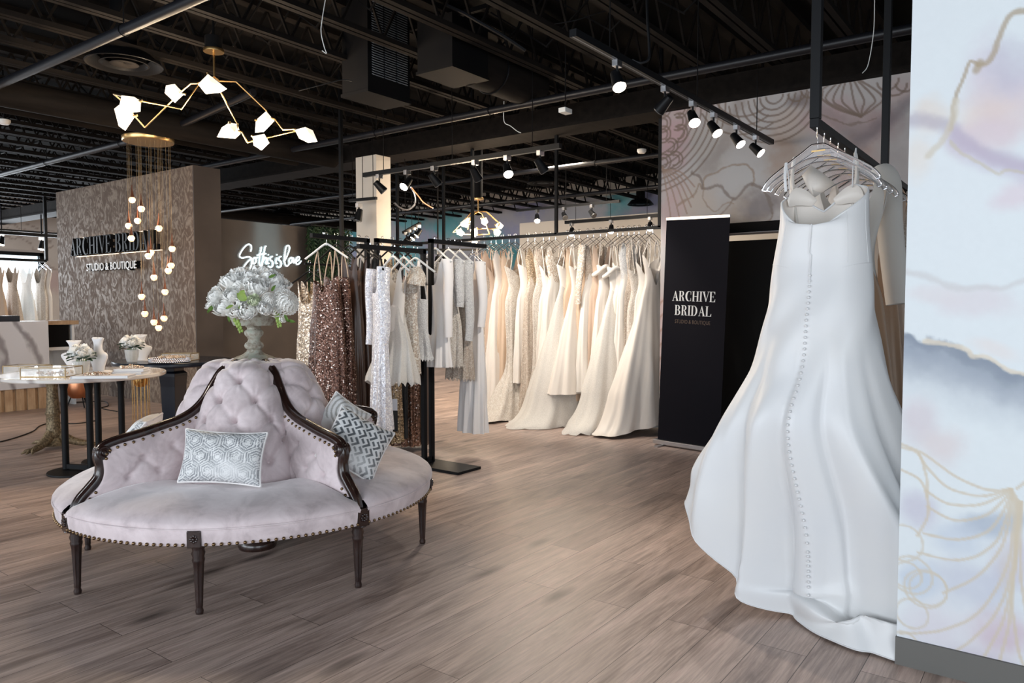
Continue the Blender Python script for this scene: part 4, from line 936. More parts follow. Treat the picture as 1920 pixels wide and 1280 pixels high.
def posy(px, dp, z, r, label, vase_h=.10):
    c = Dp(px, 690, dp); g = empty('flower_vase', (c[0], c[1], z), 0, label, 'vase of flowers')
    MB().lathe([(.001,0),(.045,0),(.058,.05),(.066,vase_h),(.062,vase_h),(.053,.05),(.04,.01),(.001,.01)], 16).build('vase', M['crystal'], g, ang=20)
    st = MB()
    for k in range(7): a = k*.9; st.tube([(.02*math.cos(a), .02*math.sin(a), .015), (.04*math.cos(a), .04*math.sin(a), vase_h+.03)], .003, 5)
    st.build('stem', M['leaf'], g)
    for k in range(8):
        a = k*2*PI/8+.3; q = r*.62*(1 if k % 2 else .75); cc = (q*math.cos(a), q*math.sin(a), vase_h+.060+.015*(k % 3)); bloom(cc, (math.cos(a), math.sin(a), .9), r*.50, 'rose' if k % 2 else 'peony', g)
    bloom((0,0,vase_h+.085), (0,0,1), r*.5, 'peony', g)
    mb = MB()
    for k in range(22):
        a = k*2.4; q = r*(.8+.3*((k*7) % 5)/5); leafm(mb, (q*.6*math.cos(a), q*.6*math.sin(a), vase_h+.015+.010*(k % 4)), (math.cos(a), math.sin(a), .15-.25*(k % 3)+.2), (0,0,1), .065, .042)
    mb.build('leaf', M['leaf_dark'], g)
posy(153, 5.95, .76, .088, 'glass vase of white roses and eucalyptus on the marble table')
posy(248, 7.15, .76, .095, 'cut glass vase of white roses on the dark table', .12)
def gbox(px, py, dp, w_, d_, h, rz, z, label, fill):
    c = Dp(px, py, dp); g = empty('glass_box', (c[0], c[1], z), rz, label, 'glass box')
    fr = MB(); b = .006
    for zz_ in (b/2, h-b/2):
        for y in (-d_/2, d_/2): fr.bar((-w_/2, y, zz_), (w_/2, y, zz_), b)
        for x in (-w_/2, w_/2): fr.bar((x, -d_/2, zz_), (x, d_/2, zz_), b)
    for x in (-w_/2, w_/2):
        for y in (-d_/2, d_/2): fr.bar((x, y, 0), (x, y, h), b)
    fr.build('metal_edging', M['dark_brass'], g, smooth=False)
    gl = MB(); gl.box(-w_/2+.003, w_/2-.003, -d_/2-.001, -d_/2+.001, .004, h-.004).box(-w_/2+.003, w_/2-.003, d_/2-.001, d_/2+.001, .004, h-.004).box(-w_/2-.001, -w_/2+.001, -d_/2+.003, d_/2-.003, .004, h-.004).box(w_/2-.001, w_/2+.001, -d_/2+.003, d_/2-.003, .004, h-.004).box(-w_/2, w_/2, -d_/2, d_/2, h-.003, h-.001)
    gl.build('glass_pane', M['glass'], g, smooth=False)
    MB().box(-w_/2+.004, w_/2-.004, -d_/2+.004, d_/2-.004, .001, .006).build('tray_base', M['marble'], g, smooth=False)
    mb = MB(); rn = random.Random(3)
    for k in range(40): mb.ball((rn.uniform(-.4,.4)*w_, rn.uniform(-.4,.4)*d_, .012+rn.random()*.02), .006+rn.random()*.006, 6, 4)
    tag(mb.build('jewellery_pile', M['pearl'], None), 'beaded jewellery lying inside the '+fill, 'jewellery', None, 'stuff')
    bpy.data.objects[-1] if 0 else None
    o = [q for q in col.objects if q.name.startswith('jewellery_pile')][-1]; o.location = (c[0], c[1], z); o.rotation_euler = (0, 0, rz)
gbox(97, 690, 5.75, .34, .22, .072, R(36), .76, 'long brass-edged glass jewellery box at the front left of the marble table', 'front glass box on the marble table')
gbox(52, 690, 6.55, .30, .2, .085, R(36), .695, 'brass-edged glass box behind the front one, on the claw-footed table', 'rear glass box at the far left')
gbox(338, 668, 7.4, .30, .16, .07, R(30), .76, 'clear glass box at the right side of the dark table', 'glass box on the dark table')
def books(px, dp, w_, d_, n, rz, label, z=.76):
    c = Dp(px, 700, dp)
    for i in range(n):
        g = empty('book', (c[0]+.01*i, c[1], z+i*.022), rz+.1*i, label+(', lower one' if i == 0 and n > 1 else ', upper one' if n > 1 else ''), 'book')
        MB().box(-w_/2, w_/2, -d_/2, d_/2, 0, .003).box(-w_/2, w_/2, -d_/2, d_/2, .018, .021).box(-w_/2, -w_/2+.003, -d_/2, d_/2, 0, .021).build('cover', M['paper'], g, smooth=False)
        MB().box(-w_/2+.003, w_/2-.006, -d_/2+.005, d_/2-.005, .003, .018).build('page_block', M['white_paint'], g, smooth=False)
books(195, 5.60, .40, .17, 1, R(44), 'long flat white book at the front edge of the marble table')
books(247, 5.95, .22, .18, 2, R(42), 'white book in the stack at the right of the marble table')
def beads(px, dp, z, w_, d_, n, label, rz=YAW):
    c = Dp(px, 700, dp); mb = MB(); rn = random.Random(px)
    for k in range(n): a = rn.random()*2*PI; q = math.sqrt(rn.random()); mb.ball((q*w_*math.cos(a), q*d_*math.sin(a), .008+rn.random()*.018*(1-q)), .005+rn.random()*.007, 6, 4)
    o = mb.build('jewellery_pile', M['pearl'], None); o.location = (c[0], c[1], z); o.rotation_euler = (0, 0, rz); tag(o, label, 'jewellery', None, 'stuff')
beads(183, 5.60, .781, .10, .04, 70, 'loose beaded hair jewellery lying on the long white book')
beads(247, 5.95, .804, .09, .06, 80, 'heap of rose-gold beads on the two stacked white books')
beads(322, 7.15, .80, .13, .09, 110, 'rose-gold jewellery heaped in the round beaded tray')
c = Dp(318, 680, 7.1); tr = empty('beaded_tray', (c[0], c[1], .76), 0, 'round pearl-beaded silver tray on the dark table', 'tray')
MB().lathe([(.001,.005),(.17,.005),(.175,.012),(.001,.012)], 36).build('plate', M['chrome'], tr)
mb = MB()
for j in range(3):
    for k in range(54): a = 2*PI*(k+.5*(j % 2))/54; mb.ball((.178*math.cos(a), .178*math.sin(a), .012+.013*j), .0078, 6, 4)
mb.build('beaded_rim', M['chrome'], tr)
# counter
ct_ = empty('reception_counter', (-10.35, 4.15, 0), 0, 'white veined marble reception counter on an oak slat plinth', 'counter')
MB().box(-.55, 0, -6.5, 0, .27, 1.10).build('marble_front', M['counter_marble'], ct_, smooth=False)
mb = MB(); y = -6.5
while y < -.02: mb.box(-.06, -.02, y, y+.085, 0, .27); y += .125
mb.box(-.5, -.055, -6.45, -.02, 0, .27); mb.build('slat_plinth', M['wood_slat'], ct_, smooth=False)
MB().box(-.75, -.08, .0, .40, 1.05, 1.10).build('oak_top', M['wood_slat'], ct_, smooth=False)
MB().box(-.75, -.7, 0, .36, 0, 1.05).box(-.7, -.12, 0, .34, .72, .76).box(-.7, -.12, 0, .34, .30, .33).box(-.7, -.12, .33, .36, 0, 1.05).build('shelf_unit', M['white_paint'], ct_, smooth=False)
MB().box(-.70, -.14, .005, .30, .76, 1.04).build('recess_shade', M['black'], ct_, smooth=False)  # solid black block stands in for the shade inside the upper shelf
tag(MB().box(-10.75, -10.42, 3.1, 3.86, 1.10, 1.17).build('cash_drawer', M['navy'], None, smooth=False, bevel=.006), 'low black box on top of the marble reception counter', 'box')
# extension leads on the floor
def floorcord(px, label):
    pts = spline([Zp(a, b, .006) for a, b in px], 5); tag(MB().tube(pts, .006, 6).build('floor_cable', M['rubber'], None), label, 'cable')
floorcord([(0,828),(30,820),(62,808),(75,798),(100,792),(140,794),(182,788)], 'black cable snaking over the planks from the far left edge')
floorcord([(132,754),(160,753),(195,752),(203,760),(190,765),(220,771)], 'black cable lying on the floor below the damask wall')
# ================================================================ HANGERS AND DRESSES
def make_hanger(mt, nm, body, wd=.205, thick=.006, sq=1):
    h = empty('clothes_hanger', (0,0,0)); h['category'] = 'hanger'
    # origin: centre of the rail it hooks over
    hk = [(0, .019*math.cos(a), .019*math.sin(a)+.002) for a in np.linspace(R(200), R(-20), 12)]
    hk = [(0, p[1], p[2]) for p in hk]; hk += [(0, .018, -.018), (0, .003, -.035), (0, 0, -.055), (0, 0, -.085)]
    MB().tube(hk, .0024, 6).build('hook', M[mt], h)
    pts = spline([(-wd,0,-.190),(-wd*.95,0,-.182),(-wd*.6,0,-.140),(-wd*.2,0,-.090),(0,0,-.074),(wd*.2,0,-.090),(wd*.6,0,-.140),(wd*.95,0,-.182),(wd,0,-.190)], 5)
    mb = MB(); mb.tube(pts, thick, 8)
    if body == 'double': mb.tube([(p[0]*.93, 0, p[2]-.020-.012*(1-abs(p[0])/wd)) for p in pts], thick*.6, 6); mb.tube([pts[0], (pts[0][0]*.93, 0, pts[0][2]-.02)], thick*.7, 6); mb.tube([pts[-1], (pts[-1][0]*.93, 0, pts[-1][2]-.02)], thick*.7, 6)
    mb.build('hanger_body', M[nm], h)
    return h
HP = {'chrome': make_hanger('chrome', 'chrome', 'double', .19, .0035), 'acrylic': make_hanger('chrome', 'acrylic', 'double', .235, .0055), 'black': make_hanger('chrome', 'metal_black', 'single', .20, .0075), 'white': make_hanger('chrome', 'white_paint', 'single', .20, .0085)}
used_h = set()
def hanger(kind, loc, rz, label, group):
    o = HP[kind] if kind not in used_h else copy_tree(HP[kind]); used_h.add(kind)
    o.location = [float(q) for q in loc]; o.rotation_euler = (0, 0, rz); 
    ws = label.split()
    if len(ws) > 15:
        ws = ws[:15]
        while ws[-1].strip(',') in ('the','of','a','and','with','in','on','to','at','from','right','left','second','long','far','half','behind','hanging','its','white','lace','beside','directly','satin','carrying'): ws.pop()
    tag(o, ' '.join(ws).strip(','), 'hanger', group); return o
def dress(label, loc, rz, zr, style='strap', fit='aline', top=.36, bust=.155, waist=.105, hip=.16, hem=.05, hw=.30, hd=.12, dt=.06, dip=.06, dipb=.10, nf=9, amp=.15, body='ivory', topm=None,
          sleeve=None, slm=None, lean=(0,0), train=0, lop=0, scal=0, tie=None, over=None, seed=1, cat='dress', group=None, name='wedding_dress', belt=None, slz=.42, strapx=.12, n=72, m_=46):
    rn = random.Random(seed*17+3); ph = [rn.random()*6.3 for _ in range(6)]
    g = empty(name, (loc[0], loc[1], 0), rz, label, cat, group)
    zt = zr-top; zs = zr-.125
    cover = style in ('sleeve', 'cap', 'wide')        # fabric reaches the shoulders
    zw = zt-.22 if not cover else zr-.52; zh = zw-.20
    Lz = zt-hem
    if fit == 'aline': tab = [(zt, bust, dt), (zw, waist, dt*.8), (zh, hip, dt), (hem+(zh-hem)*.5, (hip+hw)*.52, (dt+hd)*.52), (hem, hw, hd)]
    elif fit == 'mermaid': kz = hem+(zh-hem)*.42; tab = [(zt, bust, dt), (zw, waist, dt*.8), (zh, hip, dt), (kz, hip*.95, dt*1.1), (hem+(kz-hem)*.3, hw*.8, hd*.8), (hem, hw, hd)]
    elif fit == 'column': tab = [(zt, bust, dt), (zw, waist*1.05, dt*.9), (zh, hip, dt), (hem, hw, hd)]
    else: tab = [(zt, bust, dt), (zw, waist*1.1, dt*.9), (zh, hip, dt), (hem, hw, hd)]
    if cover: tab = [(zs, .15, dt*.5)]+[(zr-.24, bust, dt)]+[t_ for t_ in tab[1:]]
    tab = sorted(tab)
    W = lambda z: interp(z, [(a, b) for a, b, c in tab]); Dd = lambda z: interp(z, [(a, c) for a, b, c in tab])
    th = np.linspace(0, 2*PI, n+1)[:-1]; rows = []
    for i in range(m_+1):
        t = i/m_; row = []
        for a in th:
            ca, sa = math.cos(a), math.sin(a)
            fr = max(0, -sa); bk = max(0, sa)
            if cover:
                s = math.exp(-((abs(ca)-.80)/.22)**2); ztop = zs-.03-(dip+.10)*(1-s)*(fr > 0)-(dipb+.02)*(1-s)*(bk > 0)-.05*(abs(ca)**14)
            else: ztop = zt-dip*fr**2*(1 if abs(ca) > .15 else 1.25)+.025*math.sin(abs(ca)*PI)-dipb*bk**2
            z = ztop*(1-t)+hem*t; sk = max(0, min(1, (zw-z)/(zw-hem+1e-6)))
            f = amp*(sk**.8)*(math.sin(nf*a+ph[0]+1.2*math.sin(z*3+ph[1]))+.5*math.sin((nf*2+1)*a+ph[2]+z*2))+.012*math.sin(5*a+z*14+ph[3])
            w_, d_ = W(z)*(1+f*.55), Dd(z)*(1+f*1.4)
            zz = z+(scal*abs(math.sin(a*18))*t**6 if scal else 0)+lop*ca*t**3
            if train and t > .80: q = (t-.80)/.20; k = max(0, ca)**1.5; w_ += train*q*q*k; zz = zz*(1-.9*k*q)+.012*k
            x = ca*w_+lean[0]*sk**1.6; y = sa*d_+lean[1]*sk**1.6
            row.append((x, y, max(.006+.012*(1+math.sin(nf*a+ph[4]))*(t > .95), zz)))
        rows.append(row)
    G = np.array(rows)
    if topm and topm != body:
        k = next(i for i in range(m_+1) if np.mean(G[i, :, 2]) < (zw if fit != 'mini' else zw))
        MB().grid(G[:k+1], closed=True).build('bodice', M[topm], g, ang=180); MB().grid(G[k:], closed=True).build('skirt', M[body], g, ang=180)
    else: MB().grid(G, closed=True).build('gown_body', M[body], g, ang=180)
    if over:                                            # sheer outer layer, slightly larger
        k = next(i for i in range(m_+1) if np.mean(G[i, :, 2]) < zw-.02); H_ = G[k:].copy(); q = np.linspace(0, 1, len(H_))[:, None]
        H_[..., 0] *= 1.03+.10*q; H_[..., 1] *= 1.05+.15*q; H_[-1, :, 2] = np.maximum(.006, H_[-1, :, 2]-.03+.02*np.sin(th*nf*2)); MB().grid(H_, closed=True).build('overskirt', M[over], g, ang=180)
    sm = M[slm or topm or body]
    if style == 'strap':
        for s in (-1, 1):
            mb = MB()
            for yy in (-1, 1): mb.tube(spline([(s*strapx, 0, zr-.130), (s*(strapx+.01), yy*dt*.45, (zr-.13+zt)/2), (s*bust*.72, yy*dt*.70, zt-.005-(dipb*.4 if yy > 0 else 0))], 4), .005, 6)
            mb.build('strap', sm, g)
    if style == 'wide2':
        for s in (-1, 1):
            mb = MB(); mb.tube(spline([(s*.10, -dt*.8, zt-.04), (s*.125, -dt*.3, zr-.22), (s*.12, 0, zr-.128), (s*.13, dt*.3, zr-.25), (s*.12, dt*.8, zt-.06)], 4), .022, 8, sq=.35); mb.build('strap', sm, g)
    if style == 'drape':
        mb = MB()
        for s in (-1, 1): mb.tube(spline([(s*.03, -dt*1.1, zt-.05), (s*bust*.8, -dt*1.2, zt-.10), (s*(bust+.02), 0, zt-.09), (s*bust*.8, dt*1.1, zt-.02), (s*.05, dt*1.1, zt-.02)], 5), .022, 10, sq=1)
        for s in (-1, 1): mb.tube([(s*.10, 0, zr-.128), (s*.10, -dt*.5, zt)], .004, 6)
        mb.build('draped_sleeve', sm, g)
    if sleeve:
        for s in (-1, 1):
            x0 = s*.155; mb = MB(); L = sleeve; K = 12; pts = []; rr = []
            for i in range(K+1):
                t = i/K; pts.append((x0+s*(.035*t+.02*math.sin(t*3)), -.01-.02*t+.008*math.sin(t*6+seed), zs-.045-L*t)); rr.append((.052-.016*t) if sleeve > .3 else (.05+.03*t))
            mb.tube(pts, rr, 16, cap=False, sq=.62); mb.build('sleeve', sm, g, ang=180)
    if belt: 
        w_, d_ = W(zw)+.006, Dd(zw)+.006
        MB().grid([[(math.cos(a)*w_*1.02, math.sin(a)*d_*1.05, z) for a in th] for z in (zw-.02, zw, zw+.02)], closed=True).build('waistband', M[belt], g, ang=180)
    return g

# ---------------------------------------------------------------- long gown rail at the back (hung from the ceiling)
RY = 7.02; RZ = 2.085
rk = empty('hanging_rail', (-3.26, RY, 0), 0, 'long black ceiling-hung rail holding the row of full-length white gowns', 'clothes rail')
def sqb(mb, a, b, w=.032): return mb.bar(a, b, w)
sqb(MB(), (-4.6,0,RZ), (.016,0,RZ)).build('rail', M['metal_black'], rk, smooth=False)
for px in (886, 1043, 1237):
    x = Yp(px, 430, RY)[0]+3.26; sqb(MB(), (x,0,RZ), (x,0,3.95)).build('drop_post', M['metal_black'], rk, smooth=False)
sqb(MB(), (-4.6,0,3.35), (.016,0,3.35)).build('top_bar', M['metal_black'], rk, smooth=False)
RZr = RZ+.016
G1 = 'full-length gowns on the long ceiling-hung rail'; H1 = 'hangers on the long ceiling-hung rail'
R1 = [ # px, label, hanger label bit, params
 (908, 'ivory satin slip gown at the left end of the long ceiling-hung rail', dict(style='strap', fit='column', body='ivory', hw=.26, hd=.13, train=.15, hem=.02, dipb=.2)),
 (921, 'sheer nude beaded gown hanging second from the left on the long rail', dict(style='cap', fit='column', body='lace_nude', topm='nude', hw=.24, hd=.12, train=.2, hem=.02)),
 (942, 'smooth ivory satin gown with deep V neck beside the strapless sparkling lace gown', dict(style='wide', fit='aline', body='ivory', topm='ivory', hw=.30, hd=.15, train=.25, hem=.02, dip=.22)),
 (966, 'strapless sparkling lace fit-and-flare gown with a tulle hem', dict(style='strap', fit='mermaid', body='lace', topm='lace', hw=.48, hd=.28, train=.20, hem=.02, bust=.17, top=.36, nf=7, strapx=.07)),
 (990, 'plain ivory column gown with slim straps between two lace gowns', dict(style='strap', fit='column', body='offwhite', hw=.20, hd=.10, hem=.42, top=.34)),
 (1003, 'gown with gold sequinned bodice and beaded skirt', dict(style='wide', fit='column', body='lace_nude', topm='bead_gold', hw=.22, hd=.10, hem=.05)),
 (1019, 'nude-lined ivory lace gown with beaded straps', dict(style='wide', fit='mermaid', body='lace', topm='lace_nude', hw=.34, hd=.17, train=.15, hem=.02)),
 (1042, 'gown with nude mesh top and scattered lace flowers', dict(style='cap', fit='aline', body='offwhite', topm='lace_floral', hw=.30, hd=.15, hem=.02, train=.1)),
 (1064, 'strapless white tulle ball gown with a wide soft skirt', dict(style='strap', fit='aline', body='offwhite', topm='offwhite', hw=.44, hd=.30, hem=.03, train=.2, top=.36, over='tulle', amp=.06, strapx=.06, lean=(.06,-.06))),
 (1086, 'cream V-neck A-line satin gown ending well above the floor', dict(style='strap', fit='aline', body='ivory', hw=.40, hd=.20, hem=.36, top=.38, dip=.12, amp=.08, strapx=.10, lean=(.05,0))),
 (1113, 'gown with long floral lace sleeves and nude bodice', dict(style='sleeve', fit='column', body='offwhite', topm='lace_nude', hw=.24, hd=.12, hem=.38, sleeve=.62, slm='lace_floral')),
 (1137, 'satin gown with folded off-shoulder neckline', dict(style='drape', fit='column', body='ivory', hw=.26, hd=.14, hem=.20, top=.38, lean=(.02,0))),
 (1158, 'gown with large draped off-shoulder loops and tulle hem', dict(style='drape', fit='aline', body='offwhite', topm='offwhite', hw=.40, hd=.25, hem=.14, top=.40, over='tulle', train=.2, lean=(.05,-.04), amp=.07)),
 (1179, 'gown with lace cap-sleeve top and plain satin skirt', dict(style='cap', fit='column', body='offwhite', topm='lace_white', hw=.24, hd=.13, hem=.10)),
 (1198, 'sweetheart gown with lace bodice near the right end of the rail', dict(style='strap', fit='mermaid', body='lace', topm='lace', hw=.34, hd=.2, hem=.08, top=.44)),
 (1224, 'large ivory halter gown with full pleated satin skirt at the right end of the rail', dict(style='strap', fit='aline', body='ivory', hw=.46, hd=.26, hem=.10, top=.30, dip=.10, dipb=.3, amp=.10, nf=7, lean=(.14,-.10), lop=-.02, train=.10, strapx=.06)),
]
for i, (px, lb, kw) in enumerate(R1):
    p = Yp(px, 440, RY); x = min(p[0], -3.32)
    hanger('chrome', (x, RY, RZr), R(-90)-.25+random.uniform(-.15, .15), 'thin chrome hanger carrying the '+lb, H1)
    dress(lb, (x, RY, 0), R(-90)-.16+random.uniform(-.08, .08), RZr, seed=i+2, group=G1, **kw)
# extra packed gowns behind, seen only in the gaps
for i, (px, b_) in enumerate(((930,'nude'),(955,'champagne'),(1030,'ivory'),(1077,'champagne'),(1102,'champagne'),(1126,'nude'),(1168,'ivory'),(1189,'lace_nude'),(1212,'offwhite'))):
    p = Yp(px, 440, RY)
    lab = ['sheer nude gown glimpsed between the second and third gowns of the long rail','champagne satin gown glimpsed left of the strapless sparkling lace gown','narrow ivory gown glimpsed left of the lace-flower gown','champagne gown glimpsed left of the V-neck satin gown','champagne gown glimpsed left of the long lace sleeves','nude mesh gown glimpsed right of the long lace sleeves','narrow ivory gown glimpsed right of the draped off-shoulder loops','nude lace gown glimpsed left of the lace sweetheart gown','off-white gown glimpsed left of the large halter gown'][i]
    hanger('chrome', (p[0], RY, RZr), R(-90)-.3+random.uniform(-.12, .12), 'thin chrome hanger carrying the '+lab, H1)
    dress(lab, (p[0], RY+.03, 0), R(-90)-.3+random.uniform(-.1, .1), RZr, seed=40+i, group=G1, style='wide' if i % 2 else 'strap', fit='column', body=b_, hw=.22, hd=.09, hem=.04, dip=.2, dipb=.25)

# ---------------------------------------------------------------- free-standing black racks
def rack(label, x, yp, h, ylen, side, base=True, w=.032, x2=None, gap=.0):
    g = empty('garment_rack', (x, yp, 0), 0, label, 'clothes rack')
    sqb(MB(), (0,0,.02), (0,0,h), w).build('post', M['metal_black'], g, smooth=False)
    sqb(MB(), (0,0,h-w/2), (0,side*ylen,h-w/2), w).build('rail', M['metal_black'], g, smooth=False)
    pm = MB()
    for k in range(4): pm.lathe([(.006,0),(.006,.014)], 8, (0, side*ylen*(.06+.29*k), h-.002))
    pm.build('rail_peg', M['chrome'], g)
    sqb(MB(), (0,side*ylen,.02), (0,side*ylen,h), w).build('post', M['metal_black'], g, smooth=False) if base == 'far' else None
    MB().box(-.20, .20, -.11, .11, 0, .022).build('base_plate', M['metal_black'], g, smooth=False, bevel=.003)
    return g
# front pair: two posts share a base plate
AX = -4.15
g = empty('garment_rack', (AX, 4.46, 0), 0, 'black metal rack with twin posts on one flat floor plate right of the settee', 'clothes rack')
def post(g, x, y, h): sqb(MB(), (x,y,.02), (x,y,h), .034).build('post', M['metal_black'], g, smooth=False)
def rail_(g, x, y0, y1, h): sqb(MB(), (x,y0,h-.017), (x,y1,h-.017), .034).build('rail', M['metal_black'], g, smooth=False)
post(g, 0, -.035, 1.745); post(g, 0, .055, 1.835)
zA = 1.745; zB = 1.835
rail_(g, 0, -.72, -.018, zA); rail_(g, 0, .038, .76, zB)
sqb(MB(), (0,-.035,.05), (0,.055,.05), .034).build('cross_piece', M['metal_black'], g, smooth=False)
pl_ = MB().box(-.40, .44, -.13, .15, 0, .022).build('base_plate', M['metal_black'], g, smooth=False, bevel=.003); pl_.rotation_euler = (0, 0, R(0))
pm = MB()
for y, z in ((-.6,zA),(-.35,zA),(-.1,zA),(.1,zB),(.35,zB),(.62,zB)): pm.lathe([(.006,0),(.006,.014)], 8, (0, y, z-.001))
pm.build('rail_peg', M['chrome'], g)
BX = -4.75
g = empty('garment_rack', (BX, 4.42, 0), 0, 'black metal rack behind the twin-post one, its rails left and right of the white column', 'clothes rack')
post(g, 0, -.04, 1.86); post(g, 0, .07, 1.87); rail_(g, 0, -.62, -.023, 1.86); rail_(g, 0, .053, .62, 1.87); sqb(MB(), (0,-.04,.05), (0,.07,.05), .034).build('cross_piece', M['metal_black'], g, smooth=False)
MB().box(-.30, .30, -.13, .15, 0, .022).build('base_plate', M['metal_black'], g, smooth=False, bevel=.003)
pm = MB()
for y in (-.5,-.2,.2,.5): pm.lathe([(.006,0),(.006,.014)], 8, (0, y, 1.86))
pm.build('rail_peg', M['chrome'], g)
CX = -5.35; 
a = Xp(571, 496, CX); b = Xp(648, 496, CX)
g = empty('garment_rack', (CX, b[1], 0), 0, 'lower thin black rack at the left, in front of the taupe wall', 'clothes rack'); zC = 1.67
post(g, 0, 0, zC); sqb(MB(), (0,a[1]-b[1],zC-.01), (0,0,zC-.01), .018).build('rail', M['metal_black'], g, smooth=False); MB().box(-.25, .25, -.1, .1, 0, .02).build('base_plate', M['metal_black'], g, smooth=False, bevel=.003)

def onrack(px, X_, zr, hk, lab, kw, grp, rz=0., i=0, hl='hanger carrying the '):
    p = Xp(px, 480, X_)
    hanger(hk, (X_, p[1], zr), rz+random.uniform(-.15, .15), hl+lab, 'hangers on the free-standing racks')
    return dress(lab, (X_, p[1], 0), rz, zr, seed=60+i, group=grp, **kw)
GA = 'short and coloured dresses on the free-standing racks'
lst = [
 (712, AX, zA, 'black', 'long-sleeved white sequinned gown on the front rack', dict(style='sleeve', fit='column', body='seq_white', sleeve=.58, hw=.13, hd=.075, hem=.36, bust=.13, waist=.115, hip=.13, dt=.05, dip=.10, name='sequinned_dress'), -.5),
 (737, AX, zA, 'white', 'short ivory tulle dress with scoop neck on the front rack', dict(style='wide', fit='mini', body='tulle', topm='offwhite', hw=.19, hd=.13, hem=.74, bust=.14, dip=.2, over='tulle', amp=.16, nf=11), -.1),
 (757, AX, zA, 'white', 'ivory crochet floral lace mini dress on the front rack', dict(style='cap', fit='mini', body='lace_floral', topm='lace_floral', hw=.155, hd=.085, hem=.76, bust=.15, waist=.13, hip=.15, sleeve=.12, scal=.02, dip=.06), -.1),
 (779, AX, zA, 'white', 'strappy white lace mini dress with scalloped hem, nearest the front post', dict(style='strap', fit='mini', body='lace_white', topm='lace_white', hw=.165, hd=.09, hem=.86, bust=.12, waist=.11, hip=.15, top=.40, scal=.02, strapx=.06, dip=.03), 0),
 (816, AX, zB, 'white', 'plain white long-sleeved mini dress, first on the right-hand front rail', dict(style='sleeve', fit='mini', body='white_crepe', sleeve=.62, hw=.17, hd=.09, hem=.80, bust=.15, waist=.14, hip=.15, dip=.12), -.15),
 (841, AX, zB, 'white', 'white guipure lace mini dress with bell sleeves', dict(style='sleeve', fit='mini', body='lace', topm='lace_white', sleeve=.38, hw=.15, hd=.08, hem=.78, bust=.14, dip=.16, scal=.02), -.25),
 (862, AX, zB, 'white', 'beige and white lace long-sleeved dress with pointed cuffs', dict(style='sleeve', fit='mini', body='lace_nude', topm='nude', sleeve=.66, slm='lace_white', hw=.17, hd=.09, hem=.66, bust=.14, dip=.18, scal=.03), -.35),
 (886, AX, zB, 'chrome', 'white crepe long-sleeved gown with pleated waist at the end of the right-hand front rail', dict(style='sleeve', fit='column', body='white_crepe', sleeve=.55, hw=.17, hd=.10, hem=.20, bust=.15, waist=.13, hip=.15, dip=.2, belt='white_crepe'), -.35),
 (612, BX, 1.86, 'white', 'long brown sequinned slip gown with copper satin straps', dict(style='strap', fit='column', body='seq_brown', topm='seq_brown', slm='champagne', hw=.20, hd=.10, hem=.16, bust=.13, waist=.14, hip=.17, top=.36, dip=.08, strapx=.09, nf=7, amp=.16, name='sequinned_dress'), .15),
 (631, BX, 1.86, 'black', 'second long brown sequinned gown, right of the copper-strapped one', dict(style='strap', fit='column', body='seq_brown', topm='seq_brown', slm='champagne', hw=.19, hd=.10, hem=.16, bust=.13, waist=.14, hip=.16, top=.34, dip=.02, strapx=.07, nf=8, amp=.16, name='sequinned_dress'), .1),
 (655, BX, 1.86, 'black', 'dark brown satin gown with plunging neckline, left of the white sequinned gown', dict(style='wide', fit='column', body='brown_satin', hw=.16, hd=.09, hem=.10, bust=.12, waist=.12, hip=.14, dip=.24, amp=.2, name='satin_dress'), .05),
 (674, BX, 1.86, 'black', 'brown satin wrap gown directly behind the white sequinned gown', dict(style='wide', fit='column', body='brown_satin', hw=.16, hd=.09, hem=.10, bust=.13, waist=.12, hip=.14, dip=.28, amp=.2, name='satin_dress'), 0),
 (688, BX, 1.86, 'black', 'black gown in the shadow beside the rack post', dict(style='wide', fit='column', body='black_cloth', hw=.15, hd=.08, hem=.08, bust=.13, name='satin_dress'), 0),
 (718, BX, 1.87, 'black', 'gold sequinned gown hanging behind the white tulle dress', dict(style='cap', fit='column', body='seq_gold', hw=.17, hd=.10, hem=.12, bust=.14, amp=.24, nf=11, name='sequinned_dress'), 0),
 (735, BX, 1.87, 'black', 'black gown with a paper tag, behind the lace mini dresses', dict(style='wide', fit='column', body='black_cloth', hw=.15, hd=.08, hem=.14, bust=.13, name='satin_dress'), 0),
 (752, BX, 1.87, 'black', 'bronze sequinned gown hanging behind the crochet lace dress', dict(style='strap', fit='column', body='seq_bronze', hw=.18, hd=.10, hem=.06, bust=.13, top=.40, amp=.24, nf=11, name='sequinned_dress'), 0),
 (776, BX, 1.87, 'black', 'taupe beaded mesh gown, last behind the lace mini dress', dict(style='strap', fit='column', body='dark_taupe', topm='seq_bronze', hw=.19, hd=.10, hem=.05, bust=.13, top=.30, amp=.18, name='sequinned_dress'), 0),
 (580, CX, zC, 'black', 'champagne sequinned one-shoulder gown at the far left of the low rack', dict(style='wide', fit='column', body='seq_silver', hw=.14, hd=.08, hem=.20, bust=.12, waist=.12, hip=.14, dip=.1, name='sequinned_dress'), .2),
 (596, CX, zC, 'black', 'dark gold gown half hidden behind the brown sequins', dict(style='wide', fit='column', body='seq_gold', hw=.14, hd=.08, hem=.15, bust=.12, name='sequinned_dress'), .1),
 (640, CX, zC, 'black', 'black gown on the low rack behind the second brown sequinned gown', dict(style='wide', fit='column', body='black_cloth', hw=.15, hd=.08, hem=.10, bust=.12, name='satin_dress'), 0),
]
HN = {'black': 'black hanger carrying the ', 'white': 'white hanger carrying the ', 'chrome': 'chrome hanger carrying the '}
for i, (px, X_, zr, hk, lb, kw, rz) in enumerate(lst): onrack(px, X_, zr, hk, lb, kw, GA, rz, i, HN[hk])
